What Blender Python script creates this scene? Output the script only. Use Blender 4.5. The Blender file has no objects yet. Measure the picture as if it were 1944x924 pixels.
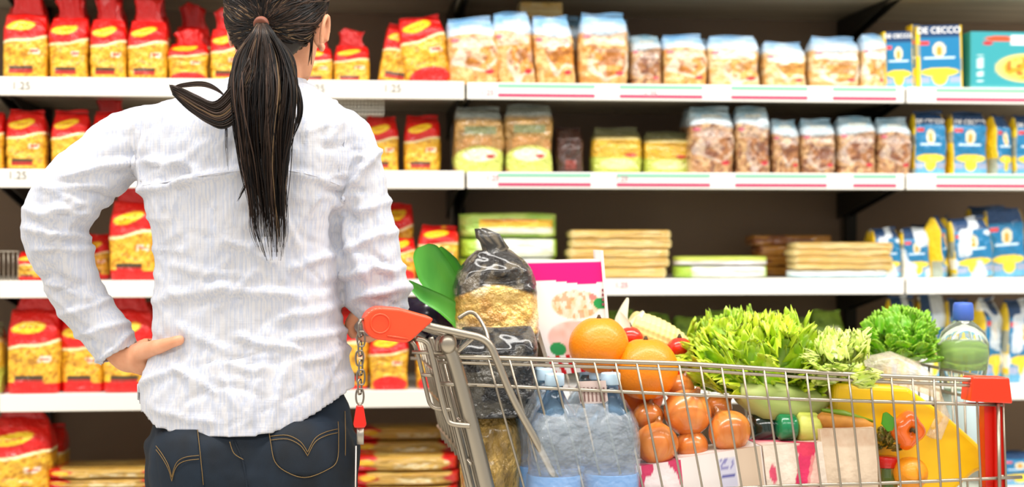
import bpy, bmesh, math, random
import numpy as np
from mathutils import Vector, Matrix, noise
from mathutils.bvhtree import BVHTree
rnd = random.Random(7)
scn = bpy.context.scene
COL = scn.collection
# ------------------------------------------------------------ camera
FPX = 2900.0
CAM = Vector((0.0, -3.45, 1.15))
YAW, PITCH = math.radians(-6.1), math.radians(-0.434)
cam = bpy.data.objects.new('camera', bpy.data.cameras.new('camera')); COL.objects.link(cam)
cam.location = CAM; cam.rotation_euler = (math.pi/2+PITCH, 0, YAW)
cam.data.sensor_width = 36; cam.data.lens = FPX/1944*36; cam.data.clip_start = 0.05
cam.data.dof.use_dof = True; cam.data.dof.focus_distance = 2.5; cam.data.dof.aperture_fstop = 2.6
scn.camera = cam
# ------------------------------------------------------------ light
scn.view_settings.view_transform = 'Standard'; scn.view_settings.look = 'None'
scn.view_settings.gamma = 1; scn.view_settings.use_curve_mapping = False
scn.view_settings.exposure = 0.60
w = bpy.data.worlds.new('world'); scn.world = w; w.use_nodes = True
w.node_tree.nodes['Background'].inputs[0].default_value = (1.0, 0.97, 0.93, 1)
w.node_tree.nodes['Background'].inputs[1].default_value = 0.42
def area(name, loc, rot, sx, sy, power, color=(1, .97, .92)):
    l = bpy.data.lights.new(name, 'AREA'); l.shape = 'RECTANGLE'; l.size = sx; l.size_y = sy; l.energy = power; l.color = color
    o = bpy.data.objects.new(name, l); o.location = loc; o.rotation_euler = rot; COL.objects.link(o); return o
area('ceiling_light_row', (0.3, -1.25, 2.95), (math.radians(-12), 0, 0), 7.0, 0.35, 120)
area('ceiling_light_row', (0.3, -3.3, 3.0), (math.radians(25), 0, 0), 7.0, 0.4, 62)

# ------------------------------------------------------------ projection helpers
ROT = cam.rotation_euler.to_matrix()
RX, UP, FW = ROT @ Vector((1, 0, 0)), ROT @ Vector((0, 1, 0)), ROT @ Vector((0, 0, -1))
def ray(px, py): return FW + RX*((px-972)/FPX) + UP*((462-py)/FPX)
def P(px, py, d): return CAM + ray(px, py)*d
def Q(p):
    v = p-CAM; d = v.dot(FW); return 972+FPX*v.dot(RX)/d, 462-FPX*v.dot(UP)/d, d
def S(px, py, yo):                      # where a sight line meets the vertical plane y = yo
    r = ray(px, py); t = (yo-CAM.y)/r.y; return CAM+r*t
# ------------------------------------------------------------ colour helpers
def lin(c):
    if isinstance(c, str): c = tuple(int(c[i:i+2], 16)/255 for i in (1, 3, 5))
    return tuple((x/12.92 if x <= .04045 else ((x+.055)/1.055)**2.4) for x in c[:3])
def A(c): return np.array(lin(c))
def _h(ix, iy, s):
    n = (ix*374761393 + iy*668265263 + s*1442695041) & 0xffffffff
    n = ((n ^ (n >> 13))*1274126177) & 0xffffffff
    return ((n ^ (n >> 16)) & 0xffff)/65535.0
def vn(x, y, s=0):
    x = np.asarray(x, float); y = np.asarray(y, float)
    ix = np.floor(x).astype(np.int64); iy = np.floor(y).astype(np.int64); fx = x-ix; fy = y-iy
    fx = fx*fx*(3-2*fx); fy = fy*fy*(3-2*fy)
    a = _h(ix, iy, s)*(1-fx)+_h(ix+1, iy, s)*fx; b = _h(ix, iy+1, s)*(1-fx)+_h(ix+1, iy+1, s)*fx
    return a*(1-fy)+b*fy
def fbm(x, y, s=0): return vn(x, y, s)*.55+vn(x*2.1, y*2.1, s+5)*.3+vn(x*4.3, y*4.3, s+9)*.15
# ------------------------------------------------------------ materials
MATS = {}
def mat(name, col=(.8, .8, .8), rough=.5, metal=0, trans=0, bump=None, coat=0, vcol=False, alpha=1, spec=.5, ior=1.45, sss=0, sheen=0):
    if name in MATS: return MATS[name]
    m = bpy.data.materials.new(name); m.use_nodes = True; nt = m.node_tree; b = nt.nodes['Principled BSDF']
    b.inputs['Base Color'].default_value = (*lin(col), 1); b.inputs['Roughness'].default_value = rough
    b.inputs['Metallic'].default_value = metal; b.inputs['Transmission Weight'].default_value = trans
    b.inputs['Coat Weight'].default_value = coat; b.inputs['Coat Roughness'].default_value = .12
    b.inputs['Alpha'].default_value = alpha; b.inputs['Specular IOR Level'].default_value = spec; b.inputs['IOR'].default_value = ior
    if sss: b.inputs['Subsurface Weight'].default_value = sss; b.inputs['Subsurface Scale'].default_value = .01; b.inputs['Subsurface Radius'].default_value = (1, .3, .15)
    if sheen: b.inputs['Sheen Weight'].default_value = sheen
    if vcol:
        a = nt.nodes.new('ShaderNodeAttribute'); a.attribute_name = 'Col'; nt.links.new(a.outputs['Color'], b.inputs['Base Color'])
    if bump:
        sc, st, dist = bump
        tc = nt.nodes.new('ShaderNodeTexCoord'); n = nt.nodes.new('ShaderNodeTexNoise'); n.inputs['Scale'].default_value = sc; n.inputs['Detail'].default_value = 4
        bp = nt.nodes.new('ShaderNodeBump'); bp.inputs['Strength'].default_value = st; bp.inputs['Distance'].default_value = dist
        nt.links.new(tc.outputs['Object'], n.inputs['Vector']); nt.links.new(n.outputs['Fac'], bp.inputs['Height']); nt.links.new(bp.outputs[0], b.inputs['Normal'])
    MATS[name] = m; return m
def noise_color(m, c1, c2, scale=5, stretch=(1, 1, 1), lo=.35, hi=.65):
    nt = m.node_tree; b = nt.nodes['Principled BSDF']
    tc = nt.nodes.new('ShaderNodeTexCoord'); mp = nt.nodes.new('ShaderNodeMapping'); mp.inputs['Scale'].default_value = stretch
    n = nt.nodes.new('ShaderNodeTexNoise'); n.inputs['Scale'].default_value = scale; n.inputs['Detail'].default_value = 5
    r = nt.nodes.new('ShaderNodeValToRGB'); r.color_ramp.elements[0].position = lo; r.color_ramp.elements[1].position = hi
    r.color_ramp.elements[0].color = (*lin(c1), 1); r.color_ramp.elements[1].color = (*lin(c2), 1)
    nt.links.new(tc.outputs['Object'], mp.inputs[0]); nt.links.new(mp.outputs[0], n.inputs['Vector']); nt.links.new(n.outputs['Fac'], r.inputs[0]); nt.links.new(r.outputs[0], b.inputs['Base Color'])
    return m
M_film = mat('printed_film', rough=.3, coat=.5, vcol=True, bump=(9, .35, .06))
M_card = mat('printed_card', rough=.4, coat=.15, vcol=True)
M_clear = mat('printed_clear_film', rough=.18, coat=.8, vcol=True, bump=(11, .5, .07))
M_matte = mat('coloured_skin', rough=.55, vcol=True)
M_shelf = mat('white_shelf_enamel', '#f4f2ec', .35)
M_shelf_warm = mat('cream_shelf_edge', '#eeeae0', .4)
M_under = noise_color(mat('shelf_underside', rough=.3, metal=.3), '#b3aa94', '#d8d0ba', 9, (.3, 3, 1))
M_back = noise_color(mat('brown_back_panel', rough=.6), '#86705c', '#967f69', 2)
M_bracket = mat('dark_bracket', '#2c2a26', .5, metal=.4)
M_steel = mat('brushed_zinc', '#a89f90', .32, metal=.85)
M_chrome = mat('bright_wire', '#a89e8e', .3, metal=.8)
# ------------------------------------------------------------ mesh helpers
def link(name, me, m=None, parent=None, smooth=True):
    o = bpy.data.objects.new(name, me); COL.objects.link(o)
    if m is not None and not me.materials: me.materials.append(m)
    if smooth and len(me.polygons): me.polygons.foreach_set('use_smooth', [True]*len(me.polygons))
    if parent is not None:
        o.parent = parent
        if parent.type == 'EMPTY': o.location = -parent.location
    return o
def mesh(verts, faces, cols=None, name='m'):
    me = bpy.data.meshes.new(name); me.from_pydata([tuple(v) for v in verts], [], faces)
    if cols is not None:
        a = me.color_attributes.new('Col', 'FLOAT_COLOR', 'POINT')
        c = np.ones((len(verts), 4), np.float32); c[:, :3] = cols; a.data.foreach_set('color', c.ravel())
    me.update(); return me
def tag(o, label, cat, group=None, kind=None):
    o['label'] = label; o['category'] = cat
    if group: o['group'] = group
    if kind: o['kind'] = kind
    return o
def root(name, loc, label, cat, group=None):
    e = bpy.data.objects.new(name, None); e.empty_display_size = .05; e.location = loc; COL.objects.link(e); return tag(e, label, cat, group)
class MB:
    def __init__(s): s.v = []; s.f = []
    def add(s, v, f):
        n = len(s.v); s.v += [tuple(x) for x in v]; s.f += [tuple(i+n for i in q) for q in f]; return s
    def box(s, a, b, bev=0):
        x0, y0, z0 = a; x1, y1, z1 = b
        if bev:
            bm = bmesh.new(); bmesh.ops.create_cube(bm, size=1)
            for v in bm.verts: v.co = Vector(((x0+x1)/2+v.co.x*(x1-x0), (y0+y1)/2+v.co.y*(y1-y0), (z0+z1)/2+v.co.z*(z1-z0)))
            bmesh.ops.bevel(bm, geom=bm.edges[:], offset=bev, segments=3, affect='EDGES', profile=.5)
            bm.verts.index_update(); s.add([v.co for v in bm.verts], [[v.index for v in f.verts] for f in bm.faces]); bm.free(); return s
        v = [(x, y, z) for z in (z0, z1) for y in (y0, y1) for x in (x0, x1)]
        return s.add(v, [(0, 2, 3, 1), (4, 5, 7, 6), (0, 1, 5, 4), (2, 6, 7, 3), (0, 4, 6, 2), (1, 3, 7, 5)])
    def tube(s, pts, r, n=8, cap=True, flat=1):
        pts = [Vector(p) for p in pts]; rs = r if isinstance(r, (list, tuple)) else [r]*len(pts)
        v = []; f = []; up = Vector((0.13, 0.31, 1)).normalized()
        t0 = (pts[1]-pts[0]).normalized(); a = t0.cross(up)
        if a.length < .1: a = t0.cross(Vector((1, 0, 0)))
        a.normalize()
        for i, p in enumerate(pts):
            t = (pts[min(i+1, len(pts)-1)]-pts[max(i-1, 0)]).normalized()
            a = (a-t*a.dot(t)).normalized(); b = t.cross(a)
            for k in range(n):
                th = 2*math.pi*k/n; v.append(p+(a*math.cos(th)+b*math.sin(th)*flat)*rs[i])
        for i in range(len(pts)-1):
            for k in range(n):
                k2 = (k+1) % n; f.append((i*n+k, i*n+k2, (i+1)*n+k2, (i+1)*n+k))
        if cap: f.append(tuple(reversed(range(n)))); f.append(tuple(range((len(pts)-1)*n, len(pts)*n)))
        return s.add(v, f)
    def loft(s, secs, n=48, e=1.0):     # secs: centre, half-axis a, half-axis b
        v = []; f = []
        for (c, a, b) in secs:
            for k in range(n):
                th = 2*math.pi*k/n; x, y = math.cos(th), math.sin(th)
                v.append(Vector(c)+Vector(a)*math.copysign(abs(x)**e, x)+Vector(b)*math.copysign(abs(y)**e, y))
        for i in range(len(secs)-1):
            for k in range(n):
                k2 = (k+1) % n; f.append((i*n+k, i*n+k2, (i+1)*n+k2, (i+1)*n+k))
        f.append(tuple(reversed(range(n)))); f.append(tuple(range((len(secs)-1)*n, len(secs)*n)))
        return s.add(v, f)
    def ball(s, c, rx, ry=None, rz=None, rot=None, nu=28, nv=18):
        ry = ry or rx; rz = rz or rx; c = Vector(c); v = []; f = []
        for j in range(1, nv):
            ph = math.pi*j/nv
            for i in range(nu):
                th = 2*math.pi*i/nu; p = Vector((rx*math.sin(ph)*math.cos(th), ry*math.sin(ph)*math.sin(th), rz*math.cos(ph)))
                if rot: p = rot @ p
                v.append(c+p)
        t = Vector((0, 0, rz)); 
        if rot: t = rot @ t
        v += [c+t, c-t]; T = len(v)-2; B = len(v)-1
        for j in range(nv-2):
            for i in range(nu):
                i2 = (i+1) % nu; f.append((j*nu+i, (j+1)*nu+i, (j+1)*nu+i2, j*nu+i2))
        for i in range(nu):
            i2 = (i+1) % nu; f.append((T, i, i2)); f.append((B, (nv-2)*nu+i2, (nv-2)*nu+i))
        return s.add(v, f)
    def lathe(s, prof, c, axis=Vector((0, 0, 1)), n=32):
        axis = Vector(axis).normalized(); a = axis.orthogonal().normalized(); b = axis.cross(a); c = Vector(c); v = []; f = []
        for (r, h) in prof:
            for k in range(n):
                th = 2*math.pi*k/n; v.append(c+axis*h+(a*math.cos(th)+b*math.sin(th))*max(r, 1e-5))
        for i in range(len(prof)-1):
            for k in range(n):
                k2 = (k+1) % n; f.append((i*n+k, i*n+k2, (i+1)*n+k2, (i+1)*n+k))
        f.append(tuple(reversed(range(n)))); f.append(tuple(range((len(prof)-1)*n, len(prof)*n)))
        return s.add(v, f)
    def build(s, name, m, parent=None, smooth=True): return link(name, mesh(s.v, s.f, name=name), m, parent, smooth)
def evaluated(o):                      # apply the modifiers of a temporary object and drop it
    dg = bpy.context.evaluated_depsgraph_get(); dg.update()
    me = bpy.data.meshes.new_from_object(o.evaluated_get(dg)); d = o.data
    bpy.data.objects.remove(o); return me
def remeshed(mb, voxel, smooth=6, fac=.5):
    o = link('tmp', mesh(mb.v, mb.f)); r = o.modifiers.new('r', 'REMESH'); r.mode = 'VOXEL'; r.voxel_size = voxel
    s = o.modifiers.new('s', 'SMOOTH'); s.iterations = smooth; s.factor = fac
    return evaluated(o)
def text_mesh(txt, size, ext=.0004, bold=0.0):
    c = bpy.data.curves.new('t', 'FONT'); c.body = txt; c.size = size; c.extrude = ext; c.align_x = 'CENTER'; c.align_y = 'CENTER'; c.offset = bold
    o = bpy.data.objects.new('t', c); COL.objects.link(o); return evaluated(o)
def smooth_path(pts, k=8):
    pts = [Vector(p) for p in pts]; out = []
    for i in range(len(pts)-1):
        p0 = pts[max(i-1, 0)]; p1 = pts[i]; p2 = pts[i+1]; p3 = pts[min(i+2, len(pts)-1)]
        for j in range(k):
            t = j/k; out.append(.5*((2*p1)+(p2-p0)*t+(2*p0-5*p1+4*p2-p3)*t*t+(3*p1-p0-3*p2+p3)*t**3))
    out.append(pts[-1]); return out

# ============================================================ SETTING
def struct(name, mb, m, label=None, smooth=False):
    o = mb.build(name, m, None, smooth); o['kind'] = 'structure'; return o
M_floor = noise_color(mat('store_floor', rough=.35), '#cfc8bb', '#ddd7cb', 6)
struct('floor', MB().box((-6, -7, -.1), (6, 1.2, 0)), M_floor)
struct('wall_back', MB().box((-6, 1.0, 0), (6, 1.1, 3.2)), mat('store_wall', '#b9b2a4', .7))

# ============================================================ SHELVING
ZT = {0: 1.735, 1: 1.486, 2: 1.284, 3: 1.041, 4: 0.791, 5: 0.545}   # shelf top heights
TH = .036; DEPTH = .46
X883 = S(884, 340, 0).x; X1718 = S(1718, 180, 0).x; BAY = X1718-X883
bay_x = [X883-2*BAY, X883-BAY, X883, X1718, X1718+BAY]
bay_names = ['far left', 'left', 'middle', 'right']
for b in range(4):
    x0, x1 = bay_x[b]+.003, bay_x[b+1]-.003
    u = root('shelf_unit', ((x0+x1)/2, .2, 0), 'white edged shelving bay '+['at the far left edge behind the raised elbow', 'behind the woman, holding red pasta bags', 'in the middle, behind the trolley, magenta lined edges', 'at the right edge, holding blue pasta packs'][b], 'shelving')
    mb = MB().box((x0, DEPTH, 0), (x1, DEPTH+.02, 2.3)); mb.build('back_panel', M_back, u, False)
    MB().box((x0+.001, DEPTH-.03, 0), (x0+.028, DEPTH-.001, 2.3)).build('upright_post', M_bracket, u, False)
    MB().box((x0, .02, 0), (x1, DEPTH, .16)).build('plinth', M_shelf_warm, u, False)
    for k, z in ZT.items():
        dz = .002 if b < 2 and k < 3 else 0
        sh = MB().box((x0, .006, z-.006), (x1, DEPTH-.002, z)).build('shelf', M_shelf, u, False)
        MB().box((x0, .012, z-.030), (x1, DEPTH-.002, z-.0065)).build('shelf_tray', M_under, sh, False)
        pr = MB(); t0 = z+dz; hh = .039 if b < 2 and k < 3 else TH
        pr.box((x0, -.006, t0-hh), (x1, .0055, t0+.002), .002)
        pr.build('price_rail', M_shelf_warm if b < 2 else M_shelf, sh, False)
        if b >= 2:
            rr = random.Random(k*7+b); xx = x0+.07
            while xx < x1-.08:
                L = rr.uniform(.18, .27)
                if k < 3:
                    MB().box((xx, -.0072, t0-.030), (min(xx+L, x1-.02), -.0055, t0-.0225)).build('magenta_strip', mat('magenta_strip', '#c2456a', .5), sh, False)
                    MB().box((xx, -.0072, t0-.009), (min(xx+L, x1-.02), -.0055, t0-.001)).build('green_strip', mat('pale_green_strip', '#8cc8ac', .5), sh, False)
                xx += L+rr.uniform(.05, .07)
        # brackets under the tray at both ends
        for xb in (x0+.010, x1-.010):
            MB().add([(xb-.002, .05, z-.031), (xb-.002, DEPTH-.003, z-.031), (xb-.002, DEPTH-.003, z-.1), (xb+.002, .05, z-.031), (xb+.002, DEPTH-.003, z-.031), (xb+.002, DEPTH-.003, z-.1)],
                   [(0, 1, 2), (3, 5, 4), (0, 3, 4, 1), (1, 4, 5, 2), (2, 5, 3, 0)]).build('bracket', M_bracket, sh, False)
    # price numbers
    if b == 1:
        for (px, py) in ((40, 163), (33, 333), (745, 168), (600, 168)):
            p = S(px, py, -.0066); t = link('price_lettering', text_mesh('1.25', .024, .0004), mat('grey_print', '#8f8a82', .6), u, False)
            t.location = Vector((p.x, -.0072, p.z))-u.location; t.rotation_euler = (math.pi/2, 0, 0)
    if b == 2:
        for (px, py) in ((925, 176), (1235, 178), (935, 338), (1180, 339), (1180, 541)):
            p = S(px, py, -.0066); t = link('price_lettering', text_mesh('1.25', .018, .0004), mat('pink_print', '#c98a96', .6), u, False)
            t.location = Vector((p.x, -.0072, p.z))-u.location; t.rotation_euler = (math.pi/2, 0, 0)

# ============================================================ PRINTED PACKS
def blend(c, mask, col): 
    mask = np.clip(mask, 0, 1)[:, None]; return c*(1-mask)+np.asarray(col)*mask
def sstep(a, b, x): t = np.clip((x-a)/(b-a), 0, 1); return t*t*(3-2*t)
def box_m(u, v, u0, u1, v0, v1): return ((u > u0) & (u < u1) & (v > v0) & (v < v1)).astype(float)
def oval(u, v, cu, cv, ru, rv): return 1-sstep(.85, 1.1, ((u-cu)/ru)**2+((v-cv)/rv)**2)
RED = A('#e3100c'); GOLD = A('#e39a1c'); GOLD2 = A('#fbd03c'); CREAM = A('#fdf0b8')
def d_red(u, v, fr, s, bottom=.05, wave=.62, dull=1.0):
    n = fbm(u*11, v*17, s); c = GOLD*(1-n[:, None])+GOLD2*n[:, None]; c = blend(c, (vn(u*18, v*28, s+3) > .66)*.7, A('#b8720e'))
    b = wave+.10*(u-.5)+.015*np.sin(u*7+s)
    c = blend(c, sstep(b-.045, b-.035, v), CREAM); c = blend(c, sstep(b-.012, b, v), RED)
    c = blend(c, ((v > b+.03) & (v < b+.045) & (u > .15)).astype(float)*.4, A('#a00808'))
    c = blend(c, oval(u, v, .42, b+.19, .33, .072)*fr, A('#ffd21f')); c = blend(c, box_m(u, v, .24, .6, 0, 1)*(abs(v-b-.19) < .012+.01*np.sin(u*60))*fr*.8, A('#ee7a10'))
    c = blend(c, box_m(u, v, .58, .86, wave-.24, wave-.16)*fr*.75*(vn(u*30, v*30, s) > .35), A('#fff2e6'))
    c = blend(c, box_m(u, v, .62, .8, wave-.2, wave-.18)*fr, RED)
    c = blend(c, box_m(u, v, .16, .70, .10, .19)*fr, A('#b8241a')); c = blend(c, box_m(u, v, .16, .70, .17, .215)*fr, A('#463a20'))
    c = blend(c, (v < bottom+.01*np.sin(u*5)).astype(float), RED)
    return c
def d_red_lens(u, v, fr, s): return blend(d_red(u, v, fr, s, .0, .70), oval(u, v, .5, .1, .46, .16), RED)
def d_redband(u, v, fr, s): return d_red(u, v, fr, s, .13, .60)
def mk_blue(topc, labc, food1, food2, basec, lab=.5, dark=.3):
    def f(u, v, fr, s):
        n = fbm(u*5, v*8, s)[:, None]; c = A(basec)*(1-n)+A(food1)*n*.6+A(basec)*n*.4
        c = blend(c, (vn(u*9, v*13, s+2) > .55)*.7*(v < .8), A(food1)); c = blend(c, (vn(u*12, v*16, s+7) > .70)*dark*(v < .8), A(food2))
        cx, cy = .55+.1*math.sin(s), .36+.05*math.cos(s*3)
        wb = .25*(vn(u*4, v*5, s+11)-.5); pl = oval(u+wb, v+wb, cx, cy, .42, .24); c = blend(c, pl*fr*.55, A(labc)); g = oval(u-wb, v+wb, cx+.06, cy+.03, .36, .22)*fr
        c = blend(c, g*(.4+.6*(vn(u*9, v*12, s+4) > .4)), A(food1)); c = blend(c, g*(vn(u*10, v*13, s+8) > .6)*.7, A(food2))
        c = blend(c, box_m(u, v, .1, .9, .56, .72)*lab*(.5+.5*(vn(u*7, v*30, s+1) > .4)), A(labc))
        t = .74+.04*np.sin(u*4+s); c = blend(c, sstep(t-.03, t+.02, v), A(topc)*.5+A('#ffffff')*.5)
        c = blend(c, sstep(.84, .9, v)*(.3+.7*vn(u*4, v*6, s+6)), A(topc)); c = blend(c, box_m(u, v, .25, .75, .86, .91)*fr*.5, A('#e8d7b0'))
        c = blend(c, oval(u, v, .8, .17, .1, .035)*fr, A('#d8303a')); c = blend(c, oval(u, v, .14, .68, .1, .03)*fr*.8, A('#d04a70'))
        return c
    return f
d_light = mk_blue('#74b2dc', '#f4efe6', '#e0963a', '#9a5212', '#eccd8c')
d_white = mk_blue('#8cbadb', '#f8f5f0', '#e2aa54', '#b47426', '#f0dcb0', .9, .2)
d_brown = mk_blue('#8fb9cc', '#e6d5c8', '#b07444', '#6e3422', '#e2b880', .4, .7)
def d_green(u, v, fr, s):
    n = fbm(u*6, v*8, s)[:, None]; c = A('#7a5a2c')*(1-n)+A('#c89a50')*n
    c = blend(c, sstep(.8, .9, v), A('#8b938c')); c = blend(c, box_m(u, v, .2, .85, .60, .72)*fr*.8, A('#6d7f56'))
    c = blend(c, oval(u, v, .5, .44, .5, .12)*(.3+.7*(vn(u*9, v*9, s) > .4))*.8, A('#c98c4a'))
    c = blend(c, oval(u, v, .52, .18, .55, .24), A('#d6de6a')); c = blend(c, oval(u, v, .5, .28, .34, .1)*fr, A('#f2ecd2'))
    c = blend(c, oval(u, v, .72, .26, .1, .03)*fr, A('#c23a2c')); return c
def d_lime(u, v, fr, s):
    n = fbm(u*4, v*7, s)[:, None]; c = A('#3f6a1c')*(1-n)+A('#a9cf4a')*n; return blend(c, box_m(u, v, .15, .85, .5, .8)*fr*(vn(u*6, v*8, s) > .4), A('#e6ecc0'))
def d_yellowpack(u, v, fr, s):
    n = fbm(u*4, v*5, s)[:, None]; c = A('#d29a22')*(1-n)+A('#f7cc3c')*n
    c = blend(c, sstep(.76, .86, v), A('#6c6a44')); c = blend(c, (abs(v-.78) < .03).astype(float)*.7, A('#c9c28a'))
    c = blend(c, sstep(.42, .34, v), A('#c6cf52')); c = blend(c, oval(u, v, .5, .22, .36, .12)*fr, A('#eef0a0')); c = blend(c, oval(u, v, .75, .42, .12, .05)*fr, A('#d8482c')); return c
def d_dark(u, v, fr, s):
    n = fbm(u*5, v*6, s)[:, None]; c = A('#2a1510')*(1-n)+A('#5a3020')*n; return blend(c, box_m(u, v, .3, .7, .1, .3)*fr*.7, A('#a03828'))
BLUE = A('#0e7cb0'); BL2 = A('#7cc8ec'); YEL = A('#f6cf1e')
def d_navy(u, v, fr, s, white=.0):
    c = np.tile(BLUE, (len(u), 1)); c = blend(c, sstep(.35, .05, v)*.7, BL2)
    c = blend(c, sstep(.80, .83, v), A('#14406e')); c = blend(c, (1-fr), YEL)
    c = blend(c, oval(u, v, .5, .62, .14, .12)*fr, A('#f2e8c8')); c = blend(c, oval(u, v, .5, .60, .06, .08)*fr, A('#e8a030'))
    c = blend(c, box_m(u, v, .18, .82, .48, .515)*fr, A('#d8eefa'))
    c = blend(c, oval(u, v, .5, .27, .42, .07)*fr, A('#f8d838')); c = blend(c, oval(u, v, .5, .18, .17, .12)*fr, A('#f8d838'))
    c = blend(c, box_m(u, v, .04, .3, .1, .2)*fr*.7, A('#b9b2c8')); c = blend(c, box_m(u, v, .7, .96, .1, .2)*fr*.7, A('#b9b2c8'))
    c = blend(c, box_m(u, v, .08, .3, .70, .76)*fr, A('#e04040')); c = blend(c, ((u < .07) | (u > .96))*(.4+.6*(vn(u*3, v*5, s) > .3)), YEL)
    if white: c = blend(c, (vn(u*3.3, v*4, s) > .5)*white*fr, A('#f2fafe'))
    return c
def d_bluewhite(u, v, fr, s): return d_navy(u, v, fr, s, .75)
def d_teal(u, v, fr, s):
    c = np.tile(A('#35a0aa'), (len(u), 1)); c = blend(c, sstep(.1, .0, v)*.5, A('#9fd8c8'))
    c = blend(c, oval(u, v, .72, .38, .40, .25)*fr, A('#f7df7c')); g = oval(u, v, .75, .38, .33, .2)*fr
    c = blend(c, g, A('#f0a424')); c = blend(c, g*(vn(u*16, v*12, s) > .55), A('#fbd260')); c = blend(c, g*(vn(u*18, v*14, s+4) > .72), A('#b85a10'))
    c = blend(c, oval(u, v, .38, .88, .2, .05)*fr, A('#e2562c')); c = blend(c, oval(u, v, .22, .80, .07, .035)*fr, A('#c8202a'))
    c = blend(c, (box_m(u, v, .50, .58, .78, .94)+box_m(u, v, .60, .72, .78, .94)+box_m(u, v, .75, .86, .78, .94))*fr, A('#f4fbfb')); c = blend(c, box_m(u, v, .1, .16, .1, .6)*fr*(vn(u*5, v*40, s) > .5), A('#d8f0ec')); return c
def d_spag(u, v, fr, s):
    n = vn(u*26, v*2, s)[:, None]; c = A('#e3a840')*(1-n)+A('#fbdc8c')*n; c = blend(c, (vn(v*5, u*2, s+4) > .62)*.4, A('#f8e2a8')); 
    return blend(c, sstep(.93, .97, v)+sstep(.07, .03, v), A('#f2d690'))
def d_spag_brown(u, v, fr, s):
    n = vn(u*20, v*3, s)[:, None]; c = A('#a8641c')*(1-n)+A('#d89a3a')*n; return blend(c, (vn(v*6, u*2, s+4) > .6)*.8, A('#7a3c1a'))
def d_greenpack(u, v, fr, s):
    n = vn(u*5, v*8, s)[:, None]; c = A('#8fbe3e')*(1-n)+A('#cfe47a')*n
    c = blend(c, box_m(u, v, .18, .42, .2, .95), A('#ece8cc')); c = blend(c, box_m(u, v, .42, .72, .2, .95), A('#f4c338')); c = blend(c, oval(u, v, .7, .5, .05, .3), A('#e07030')); return c
def d_whitegreen(u, v, fr, s):
    n = vn(u*4, v*6, s)[:, None]; c = A('#e6eec4')*(1-n)+A('#ffffff')*n; c = blend(c, sstep(.2, .14, v), A('#b4d94a')); return blend(c, sstep(.93, .97, v), A('#b4d94a'))
def d_greentop(u, v, fr, s):
    c = np.tile(A('#f1ecee'), (len(u), 1)); return blend(c, sstep(.50, .56, u+.06*vn(v*30, u*3, s)), A('#cbd95e'))
def d_whitebase(u, v, fr, s): c = np.tile(A('#f4fbfb'), (len(u), 1)); return blend(c, ((u > .1) & (u < .35)).astype(float), A('#a9d6e2'))
def d_redlog(u, v, fr, s):
    n = vn(u*24, v*3, s)[:, None]; c = A('#cc8f26')*(1-n)+A('#f2cf72')*n
    e = .18+.06*np.sin(u*9+s); c = blend(c, sstep(e+.02, e, v)+sstep(1-e*.7, 1-e*.7+.02, v), RED)
    c = blend(c, box_m(u, v, .2, .5, .4, .8)*(vn(v*20, u*9, s) > .4)*.7, A('#fff0c0')); c = blend(c, oval(v, u, .14, .6, .08, .2), A('#ffc81e')); return c
def d_chips(u, v, fr, s):
    n = fbm(u*6, v*7, s)[:, None]; c = A('#d99824')*(1-n)+A('#ffe088')*n; c = blend(c, sstep(.55, .75, vn(u*4, v*5, s+3))*.7, A('#ffeebc')); c = blend(c, sstep(.6, .8, vn(u*6, v*7, s+13))*.6, A('#a8661a'))
    b = .56+.07*np.sin(u*5-.6); c = blend(c, sstep(b-.02, b+.02, v), A('#2e2a26')); c = blend(c, sstep(b, b+.02, v)*(vn(u*16, v*12, s+9) > .62)*.5, A('#8c7f68'))
    c = blend(c, sstep(.12, .08, v), A('#2e2a26')); return c
def d_black(u, v, fr, s):
    n = (vn(u*8, v*9, s+9) > .6).astype(float); c = np.tile(A('#191a1c'), (len(u), 1)); return blend(c, n*.45, A('#7c7668'))
def d_goldbag(u, v, fr, s):
    n = fbm(u*6, v*6, s)[:, None]; return A('#6e5424')*(1-n)+A('#e8bc62')*n

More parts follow.
